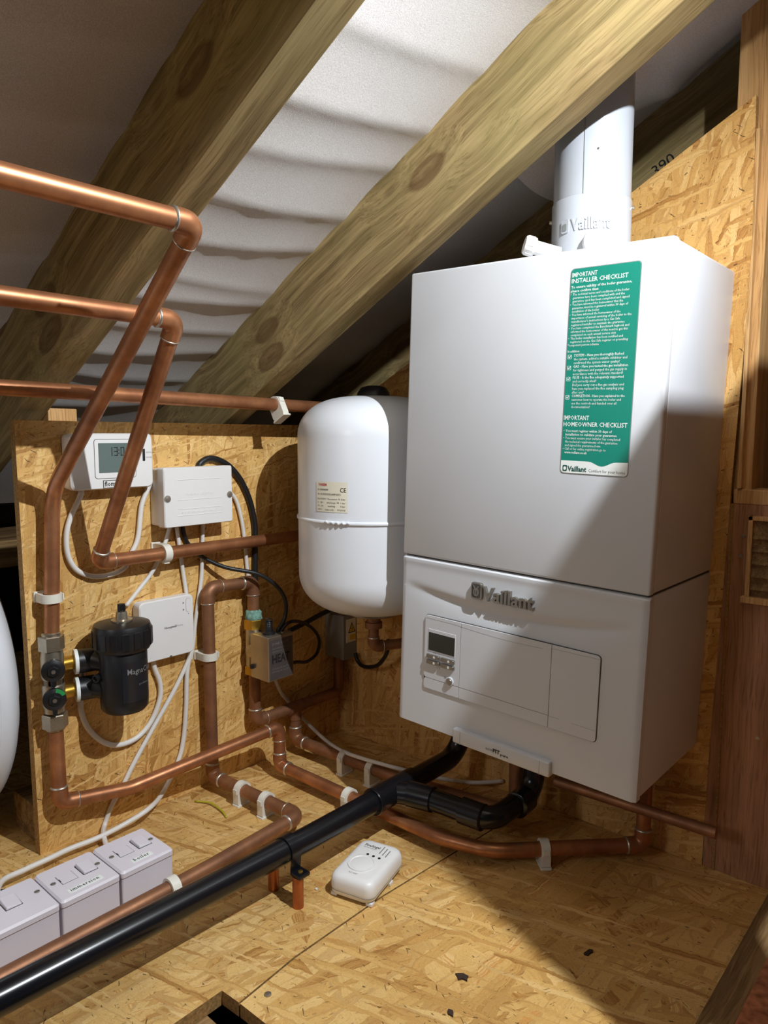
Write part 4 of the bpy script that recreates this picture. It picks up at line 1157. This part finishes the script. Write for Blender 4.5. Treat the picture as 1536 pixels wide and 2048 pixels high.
# ------------------------------------------------------------------ MOTORISED VALVE
mv = thing('motorised_valve', (-.350, -.0125, .22), 'steel boxed motorised valve with HEAT written on it', 'valve')
HX0, HX1, HY0, HY1, HZ0, HZ1 = -.336, -.284, -.032, .0285, .1965, .2805
hd = mesh('head', box(HX0, HX1, HY0, HY1, HZ0, HZ1, .0015, 2), M_['steel'], mv)
mesh('valve_body', join(tube([(-.350, -.0125, .303), (-.350, -.0125, .20)], .0155, 24), tube([(-.352, -.0125, .243), (-.334, -.0125, .243)], .019, 24)), M_['nickel'], mv, True, 40)
nutp = [(.0185 * math.cos(R(60 * k + 10)), .0185 * math.sin(R(60 * k + 10))) for k in range(6)]
mesh('union_nut', prism(nutp, .284, .302, Matrix.Translation((-.350, -.0125, 0)), .001), M_['brass'], mv)
mesh('union_nut', prism(nutp, .196, .212, Matrix.Translation((-.350, -.0125, 0)), .001), M_['brass'], mv)
cr = lathe([(.0128, .300), (.0165, .304), (.0150, .309), (.0142, .316), (.0118, .320)], 20, Matrix.Translation((-.350, -.0125, 0)))
random.seed(3)
cr = ([(x + random.uniform(-.0012, .0012), y + random.uniform(-.0012, .0012), z + random.uniform(-.001, .001)) for x, y, z in cr[0]], cr[1])
mesh('verdigris_crust', cr, M_['verdigris'], mv, True)
hl = mesh('head_label', box(HX1 - .0002, HX1 + .0004, HY0 + .004, HY1 - .002, HZ0 + .003, HZ1 - .006), M_['head_label'], hd)
put_text('label_print', 'ZONE VALVE', .0058, BP(HY0 + .008, HZ1 - .016, HX1 + .0006), M_['grey_ink'], hd, width=.040)
for k in range(4):
    put_text('label_print', '230V 50Hz 6W  max 95 C', .0035, BP(HY0 + .008, HZ1 - .024 - k * .006 - (.026 if k > 1 else 0), HX1 + .0006), M_['grey_ink'], hd, width=.042)
put_text('handwriting', 'HEAT', .0225, BP(HY0 + .0085, HZ0 + .034, HX1 + .0008), M_['ink'], hd, width=.042, bold=.0006)
mesh('manual_lever', box(HX0 + .004, HX0 + .010, HY0 - .006, HY0 + .001, HZ0 + .018, HZ0 + .026, .001), M_['black_plastic'], hd)
gp = Vector((-.306, -.012, HZ1))
gl_ = mesh('cable_gland', lathe([(.012, 0), (.012, .003), (.008, .006), (.0065, .022), (.005, .024)], 20, Matrix.Translation(gp)), M_['black_plastic'], hd, True, 40)
hel = [(gp.x + .0068 * math.cos(k * .7), gp.y + .0068 * math.sin(k * .7), gp.z + .004 + k * .00042) for k in range(60)]
mesh('strain_spring', tube(hel, .0009, 6), M_['cable_black'], hd, True)
mesh('lid_screw', lathe([(.002, 0), (.002, .0012)], 10, Matrix.Translation((-.296, .012, HZ1))), M_['steel'], hd)

# ------------------------------------------------------------------ GREY BOX UNDER THE VESSEL
gb = thing('grey_enclosure', (XB, .216, .22), 'grey enclosure with yellow warning label under the vessel', 'junction box')
g1 = mesh('enclosure', box(XB, -.327, .1995, .2375, .1765, .2695, .002), M_['grey_box'], gb)
gbl = mesh('lid', box(-.329, -.319, .1985, .2380, .1755, .2705, .0015), M_['grey_box'], gb)
mesh('warning_label', box(-.3192, -.3186, .2065, .2355, .212, .262), M_['paper'], gbl)
mesh('warning_panel', box(-.3188, -.3183, .2160, .2345, .216, .228), M_['yellow'], gbl)
mesh('warning_triangle', prism([(-.011, 0), (.011, 0), (0, .022)], 0, .0006, BP(.2235, .232, -.3187)), M_['ink'], gbl)
mesh('warning_field', prism([(-.008, .002), (.008, .002), (0, .018)], 0, .0004, BP(.2235, .232, -.3181)), M_['yellow'], gbl)
put_text('warning_bolt', '!', .011, BP(.2222, .2355, -.3175), M_['ink'], gbl, bold=.0003)

# ------------------------------------------------------------------ CABLES
def cable(label, pts, r, mat, sub=7, name='cable'):
    pth = smooth_path(pts, sub)
    o = mesh(name, tube(pth, r, 10), mat, None, True)
    tag(o, label, 'cable', 'loose cables around the board')
    return o
CW, CB = M_['cable_white'], M_['cable_black']
CABLES = [
    ('white cable looping under the programmer', 0.0042, 'w', [(-0.3690, -0.3287, 0.5684), (-0.3690, -0.3293, 0.5560), (-0.3690, -0.3457, 0.5253), (-0.3690, -0.3541, 0.4966), (-0.3690, -0.3525, 0.4622), (-0.3690, -0.3363, 0.4363), (-0.3690, -0.3032, 0.4243), (-0.3690, -0.2634, 0.4308), (-0.3690, -0.2482, 0.4538), (-0.3690, -0.2346, 0.4799), (-0.3690, -0.2262, 0.5319), (-0.3690, -0.2142, 0.5579), (-0.3690, -0.2091, 0.5694)]),
    ('white cable slanting from the wiring box to the filter top', 0.0036, 'w', [(-0.3690, -0.1726, 0.4993), (-0.3690, -0.1749, 0.4900), (-0.3690, -0.1866, 0.4600), (-0.3690, -0.2091, 0.4206), (-0.3690, -0.2409, 0.3878), (-0.3690, -0.2606, 0.3684)]),
    ('white cable dropping from the wiring box to the receiver top', 0.0036, 'w', [(-0.3690, -0.1618, 0.4983), (-0.3690, -0.1611, 0.4913), (-0.3690, -0.1571, 0.4619), (-0.3690, -0.1524, 0.4223), (-0.3690, -0.1475, 0.3876), (-0.3690, -0.1442, 0.3619)]),
    ('white cable dropping from the wiring box past the receiver edge', 0.0036, 'w', [(-0.3690, -0.1066, 0.4978), (-0.3690, -0.1087, 0.4618), (-0.3690, -0.1110, 0.4239), (-0.3690, -0.1142, 0.3870), (-0.3690, -0.1242, 0.3392), (-0.3690, -0.1293, 0.3099), (-0.3690, -0.1346, 0.2742), (-0.3690, -0.1407, 0.2479)]),
    ('black flex curving from the wiring box to the HEAT valve', 0.0038, 'k', [(-0.3690, -0.1499, 0.4973), (-0.3690, -0.1465, 0.4766), (-0.3690, -0.1370, 0.4560), (-0.3610, -0.1110, 0.4303), (-0.3450, -0.0766, 0.4103), (-0.3200, -0.0318, 0.3969), (-0.3100, -0.0038, 0.3799), (-0.3050, 0.0193, 0.3550), (-0.3030, 0.0283, 0.3297), (-0.3030, 0.0240, 0.3024), (-0.3040, 0.0098, 0.2858), (-0.3040, 0.0098, 0.2760)]),
    ('white cable from the right end of the wiring box, down behind the valve', 0.0036, 'w', [(-0.3690, -0.0507, 0.5485), (-0.3690, -0.0331, 0.5288), (-0.3690, -0.0214, 0.4902), (-0.3690, -0.0154, 0.4515), (-0.3690, -0.0117, 0.4098), (-0.3690, -0.0088, 0.3814), (-0.3690, -0.0051, 0.3340), (-0.3690, -0.0005, 0.2741), (-0.3690, 0.0227, 0.2088)]),
    ('white cable sagging from the board over the rear pipe to the boiler', 0.0036, 'w', [(-0.3690, 0.0511, 0.1690), (-0.3690, 0.0560, 0.1553), (-0.3690, 0.0699, 0.1276), (-0.3690, 0.0895, 0.1041), (-0.3690, 0.1192, 0.0675), (-0.3670, 0.1256, 0.0585), (-0.3291, 0.1228, 0.0450), (-0.2721, 0.1074, 0.0400), (-0.2185, 0.0942, 0.0420), (-0.1623, 0.0892, 0.0470), (-0.1171, 0.0932, 0.0490), (-0.0842, 0.1069, 0.0450), (-0.0418, 0.1655, 0.0200), (0.0165, 0.1939, 0.0200), (0.0537, 0.2345, 0.0200)]),
    ('thick black cable arching over the wiring box', 0.0056, 'k', [(-0.3690, -0.1121, 0.5920), (-0.3690, -0.1087, 0.5998), (-0.3690, -0.0916, 0.6074), (-0.3690, -0.0702, 0.6041), (-0.3690, -0.0451, 0.5906), (-0.3690, -0.0196, 0.5626), (-0.3690, -0.0006, 0.5237), (-0.3690, 0.0091, 0.4817), (-0.3690, 0.0096, 0.4488), (-0.3690, 0.0086, 0.4071), (-0.3690, 0.0078, 0.3701), (-0.3690, 0.0089, 0.3118)]),
    ('white cable slanting from the receiver down to the boiler switch', 0.004, 'w', [(-0.3690, -0.1380, 0.2657), (-0.3690, -0.1459, 0.2473), (-0.3690, -0.1760, 0.2010), (-0.3690, -0.2193, 0.1459), (-0.3690, -0.2580, 0.0946), (-0.3690, -0.2793, 0.0627), (-0.3690, -0.3000, 0.0366), (-0.3690, -0.3135, 0.0081), (-0.3400, -0.3300, 0.0120), (-0.3000, -0.3450, 0.0120), (-0.2350, -0.3620, 0.0200)]),
    ('white cable swooping from the receiver along the floor to the left switch', 0.0042, 'w', [(-0.3690, -0.1390, 0.2678), (-0.3690, -0.1486, 0.2268), (-0.3690, -0.1528, 0.1641), (-0.3690, -0.1599, 0.1066), (-0.3690, -0.1725, 0.0689), (-0.3690, -0.2042, 0.0239), (-0.3262, -0.2567, 0.0300), (-0.3281, -0.2992, 0.0200), (-0.3291, -0.3457, 0.0160), (-0.3322, -0.3891, 0.0160), (-0.3299, -0.4222, 0.0160), (-0.3285, -0.4578, 0.0160), (-0.3149, -0.4966, 0.0200), (-0.2360, -0.5300, 0.0300)]),
    ('white cable hanging in a loop below the filter', 0.0044, 'w', [(-0.3680, -0.2154, 0.2660), (-0.3680, -0.2131, 0.2513), (-0.3680, -0.2036, 0.2213), (-0.3680, -0.2056, 0.1923), (-0.3680, -0.2242, 0.1575), (-0.3680, -0.2513, 0.1386), (-0.3680, -0.2840, 0.1371), (-0.3680, -0.3104, 0.1511), (-0.3680, -0.3329, 0.1794), (-0.3680, -0.3431, 0.2082), (-0.3680, -0.3445, 0.2317), (-0.3680, -0.3391, 0.2793)]),
    ('black cable looping beside the HEAT valve', 0.0034, 'k', [(-0.3020, 0.0120, 0.2790), (-0.3000, 0.0300, 0.2940), (-0.3100, 0.0655, 0.2882), (-0.3300, 0.1181, 0.2619), (-0.3450, 0.1528, 0.2276), (-0.3450, 0.1467, 0.1991), (-0.3350, 0.1094, 0.1921), (-0.3100, 0.0591, 0.2086), (-0.3000, 0.0260, 0.2130)]),
    ('thick black cable running from the valve up behind the vessel', 0.005, 'k', [(-0.3350, 0.0626, 0.2652), (-0.3450, 0.1142, 0.2693), (-0.3500, 0.1769, 0.2796), (-0.3500, 0.2353, 0.2863)]),
    ('black cable loop hanging below the grey enclosure', 0.0042, 'k', [(-0.3103, 0.2260, 0.1879), (-0.3045, 0.2260, 0.1727), (-0.2877, 0.2220, 0.1664), (-0.2580, 0.2100, 0.1726), (-0.2254, 0.2000, 0.1854), (-0.1991, 0.1900, 0.2069), (-0.1798, 0.1800, 0.2304), (-0.1729, 0.1750, 0.2539)]),
    ('dark grey cable end behind the left switch', 0.004, 'k', [(-0.3400, -0.5500, 0.0120), (-0.2900, -0.5000, 0.0200), (-0.2620, -0.4700, 0.0120), (-0.2360, -0.4550, 0.0200)]),
]
for lab, rad, colr, pts in CABLES:
    cable(lab, pts, rad, CW if colr == 'w' else CB)

# ------------------------------------------------------------------ SWITCH BOXES
def switch_box(y0, label, text, spur):
    X0, X1, Y0, Y1, H = -.2365, -.1515, y0, y0 + .0808, .0585
    t = thing('switch_box', ((X0 + X1) / 2, (Y0 + Y1) / 2, 0), label, 'switch', 'white switch boxes in a row on the floor')
    cx_, cy_ = (X0 + X1) / 2, (Y0 + Y1) / 2
    Mx = planeM((cx_, cy_, 0), (1, 0, 0), (0, 1, 0), (0, 0, 1))
    mesh('back_box', prism(rrect(X1 - X0 - .003, Y1 - Y0 - .0022, .003), 0, H - .0095, Mx), M_['lilac_plastic'], t)
    fp_ = mesh('face_plate', prism(rrect(X1 - X0, Y1 - Y0 - .0006, .0045), H - .0092, H, Mx, .0028), M_['lilac_plastic'], t)
    def P(u_, v_): return planeM((cx_ + u_, cy_ + v_, H), (0, 1, 0), (-1, 0, 0), (0, 0, 1))
    ry = .016 if spur else -.002
    rk = xf(box(-.0095, .0095, -.013, .013, -.002, .0035, .001), P(-.006, ry) @ Matrix.Rotation(R(5), 4, 'X') @ Matrix.Rotation(R(7), 4, 'Y'))
    mesh('rocker_gap', prism(rrect(.021, .028, .0008), 0, .0003, P(-.006, ry)), M_['groove'], fp_)
    mesh('rocker', rk, M_['lilac_plastic'], fp_)
    for s in ((-.0305, .0305) if True else ()):
        sc_ = mesh('fixing_screw', lathe([(.0036, 0), (.0036, .0004)], 16, Matrix.Translation((cx_ - .0035, cy_ + s, H))), M_['grey_box'], fp_)
        mesh('screw_slot', box(cx_ - .0040, cx_ - .0030, cy_ + s - .003, cy_ + s + .003, H + .0003, H + .0006), M_['ink'], fp_)
    if spur:
        mesh('fuse_gap', prism(rrect(.0215, .0235, .0008), 0, .0003, P(-.004, -.0120)), M_['groove'], fp_)
        fc = mesh('fuse_carrier', prism(rrect(.0205, .0225, .0006), 0, .0008, P(-.004, -.0120), .0003), M_['lilac_plastic'], fp_)
        mesh('fuse_slot', box(cx_ - .006, cx_ + .001, cy_ - .0222, cy_ - .0214, H + .0006, H + .0010), M_['ink'], fp_)
        lw = .046 if text == 'immersion' else .031
        tl = mesh('tape_label', prism(rrect(lw, .0095, .0003), 0, .0004, P(.0285, -.002)), M_['white_print'], fp_)
        put_text('label_lettering', text, .0095, P(.0305, -.002 - lw / 2 + .0035) @ Matrix.Translation((0, 0, .0006)), M_['ink'], fp_, width=lw - .008, bold=.0001, spacing=1.15)
    return t
switch_box(-.4005, 'white fused switch box labelled boiler', 'boiler', True)
switch_box(-.4825, 'white fused switch box labelled immersion', 'immersion', True)
switch_box(-.5645, 'plain white switch box at the left edge, no label', '', False)

# ------------------------------------------------------------------ CO ALARM
calm = thing('carbon_monoxide_alarm', (.0505, -.128, 0), 'white carbon monoxide alarm lying on the floor', 'alarm', rot=(0, 0, R(14.5)))
calm['org'] = [0, 0, 0]
def CM(x, y, z): return Matrix.Translation((x, y, z))
def cmesh(n, vf, m, par=calm, s=False, a=None): return mesh(n, vf, m, par, s, a, local=True)
cmesh('base', prism(rrect(.058, .092, .008), .002, .008, None), M_['white_plastic'])
def soft_case():
    rings = [(.064, .100, .013, .0045), (.069, .105, .013, .008), (.070, .106, .013, .016), (.070, .106, .013, .024), (.067, .103, .013, .030), (.060, .096, .012, .0335), (.050, .086, .010, .0345)]
    V, F = [], []
    n = None
    for (w_, h_, r_, z) in rings:
        p = rrect(w_, h_, r_, 6); n = len(p); V += [(a, b, z) for a, b in p]
    for i in range(len(rings) - 1):
        for k in range(n):
            k2 = (k + 1) % n; F.append((i * n + k, i * n + k2, (i + 1) * n + k2, (i + 1) * n + k))
    F.append(tuple(range(n))[::-1]); F.append(tuple((len(rings) - 1) * n + k for k in range(n)))
    return V, F
cc = cmesh('case', soft_case(), M_['white_plastic'], calm, True, 50)
cmesh('test_button_rim', lathe([(.0205, .034), (.0200, .0362), (.0175, .0366), (.0165, .0350)], 40, CM(-.003, -.012, 0)), M_['white_plastic'], cc, True, 60)
cmesh('test_button', lathe([(.0165, .034), (.0160, .0358), (.010, .0370), (.003, .0372)], 40, CM(-.003, -.012, 0)), M_['white_plastic'], cc, True, 60)
for k, dx in enumerate((-.010, .000, .010)):
    cmesh('indicator_hole', lathe([(.0021, .0343), (.0021, .0350)], 14, CM(dx + .004, .0125 - .001 * k, 0)), M_['ink'], cc)
put_text('brand_lettering', 'FireAngel', .0075, planeM((-.021, .0315, .0350), (1, 0, 0), (0, 1, 0), (0, 0, 1)), M_['grey_ink'], cc, width=.025, bold=.0002, local=True)
put_text('caption', 'CARBON MONOXIDE ALARM', .0028, planeM((-.021, .0270, .0350), (1, 0, 0), (0, 1, 0), (0, 0, 1)), M_['grey_ink'], cc, width=.022, local=True)
for k in range(3):
    cmesh('sound_slot', box(.008 + k * .006, .0092 + k * .006, .021 - k * .002, .040 - k * .003, .0343, .0350), M_['grey_ink'], cc)
put_text('caption', 'TEST / RESET', .003, planeM((-.010, -.0385, .0350), (1, 0, 0), (0, 1, 0), (0, 0, 1)), M_['grey_ink'], cc, width=.014, local=True)
cmesh('seam', prism(rrect(.0703, .1063, .013, 6), .0118, .0124, None), M_['grey_box'], cc)
for (a, b) in ((.028, -.044), (.030, .010), (-.028, -.044), (-.028, .03)):
    cmesh('foot', box(a - .005, a + .005, b - .005, b + .005, 0, .005, .001), M_['white_plastic'])

# ------------------------------------------------------------------ SMALL THINGS ON THE FLOOR
ew = mesh('earth_sleeve', tube(smooth_path([(-.335, -.162, .002), (-.305, -.150, .0045), (-.270, -.152, .0035), (-.248, -.158, .002)], 6), .0016, 8), M_['earth'], None, True); tag(ew, 'yellow and green earth sleeve offcut lying by the board', 'wire offcut')
random.seed(11)
def chip(x, y, sc_, rot, label, m):
    pts_ = [(math.cos(a) * random.uniform(.4, 1) * sc_, math.sin(a) * random.uniform(.25, .7) * sc_) for a in [2 * math.pi * k / 9 for k in range(9)]]
    o = mesh('wood_chip', prism(pts_, 0.0, .0022, Matrix.Translation((x, y, -.0004)) @ Matrix.Rotation(rot, 4, 'Z'), .0005), m); tag(o, label, 'debris', 'bits of debris on the floor')
M_['bark'] = plain('dark_bark', (52, 34, 24), .8, noise=.3, scale=200)
chip(.262, -.190, .011, .4, 'dark bark flake on the lit floor, the largest', M_['bark'])
chip(.285, -.242, .008, -.6, 'slim dark bark sliver below the largest flake', M_['bark'])
chip(.358, -.050, .008, 1.2, 'dark bark flake in the shaded floor', M_['bark'])
pk = mesh('plaster_crumb', lathe([(.0008, 0), (.002, .0008), (.0018, .0025), (.0006, .003)], 7, Matrix.Translation((.008, -.190, 0))), M_['white_plastic']); tag(pk, 'tiny pale plaster crumb between the clip and the alarm', 'debris')
fs = mesh('floor_screw', lathe([(.0042, -.0005), (.0042, .0006), (.002, .0010)], 16, Matrix.Translation((.108, -.362, 0))), M_['steel']); tag(fs, 'countersunk screw head near the floor cut-out', 'screw')
sw_ = mesh('straw', tube(smooth_path([(.475, -.12, .0008), (.505, -.155, .018), (.545, -.20, .026), (.57, -.24, .0255)], 5), .0006, 6), M_['stud']); tag(sw_, 'thin straw lying across the sole plate', 'straw')

# ------------------------------------------------------------------ WHITE TANK AT THE LEFT EDGE
tk = thing('hot_water_tank', (-.585, -.80, 0), 'big white rounded tank cut off by the left edge', 'tank')
tp_ = [(max(.004, .238 * math.cos(math.pi / 2 * k / 16) ** .75), .02 + .055 * math.sin(math.pi / 2 * k / 16)) for k in range(17)]
prof = [(.004, -.75), (.238, -.75), (.238, -.006), (.2405, -.004), (.2405, .010), (.238, .012), (.238, .02)] + tp_[1:]
mesh('shell', lathe(prof, 96, axisM((-.613, -.472, .256), (0, 1, 0))), M_['white_vessel'], tk, True, 50)
for yy in (-1.05, -.62):
    mesh('foot', box(-.70, -.47, yy - .02, yy + .02, 0, .060, .003), M_['steel'], tk)

# ------------------------------------------------------------------ LAMPS
def led_lamp(p, watts, label, size, colr, aim=None):
    """small LED work light hung on a flex, also the body of the added fill light; its light leaves through the lens just under the housing."""
    p = Vector(p)
    t = thing('led_lamp', tuple(p), label, 'lamp', 'small loft work lights')
    mesh('lens', lathe([(.004, .010), (.014, .012), (.016, .018), (.010, .019)], 26, Matrix.Translation(p)), emit_mat('lens_glow', colr + (1,), 20.0), t, True, 40)
    mesh('housing', lathe([(.018, .0185), (.020, .020), (.020, .050), (.012, .058), (.005, .060)], 26, Matrix.Translation(p)), M_['black_plastic'], t, True, 40)
    top = ZR + TAN * p.x + (DR - .03) / math.cos(TH)
    mesh('flex', tube([(p.x, p.y, p.z + .058), (p.x, p.y, max(top, p.z + .075))], .003, 8), M_['cable_black'], t)
    ld = bpy.data.lights.new('lamp_light', 'SPOT' if aim else 'POINT'); ld.energy = watts; ld.shadow_soft_size = size; ld.color = colr
    lo = bpy.data.objects.new('lamp_light', ld); COL.objects.link(lo); lo.parent = t
    if aim:
        ld.spot_size = R(178); ld.spot_blend = 1.0
        lo.rotation_euler = (Vector(aim) - p).to_track_quat('-Z', 'Y').to_euler()
led_lamp(LAMP, LAMP_WATTS, 'bright LED work light hung under the rafters at the right', LAMP_SIZE, (0.90, 0.955, 1.0), aim=(-0.06, -0.62, 0.29))
led_lamp(FILL_LAMP, FILL_WATTS, 'added fill light behind the camera, built like the work light', .10, (0.97, 0.97, 1.0))

for o in bpy.data.objects:
    if 'org' in o.keys(): del o['org']
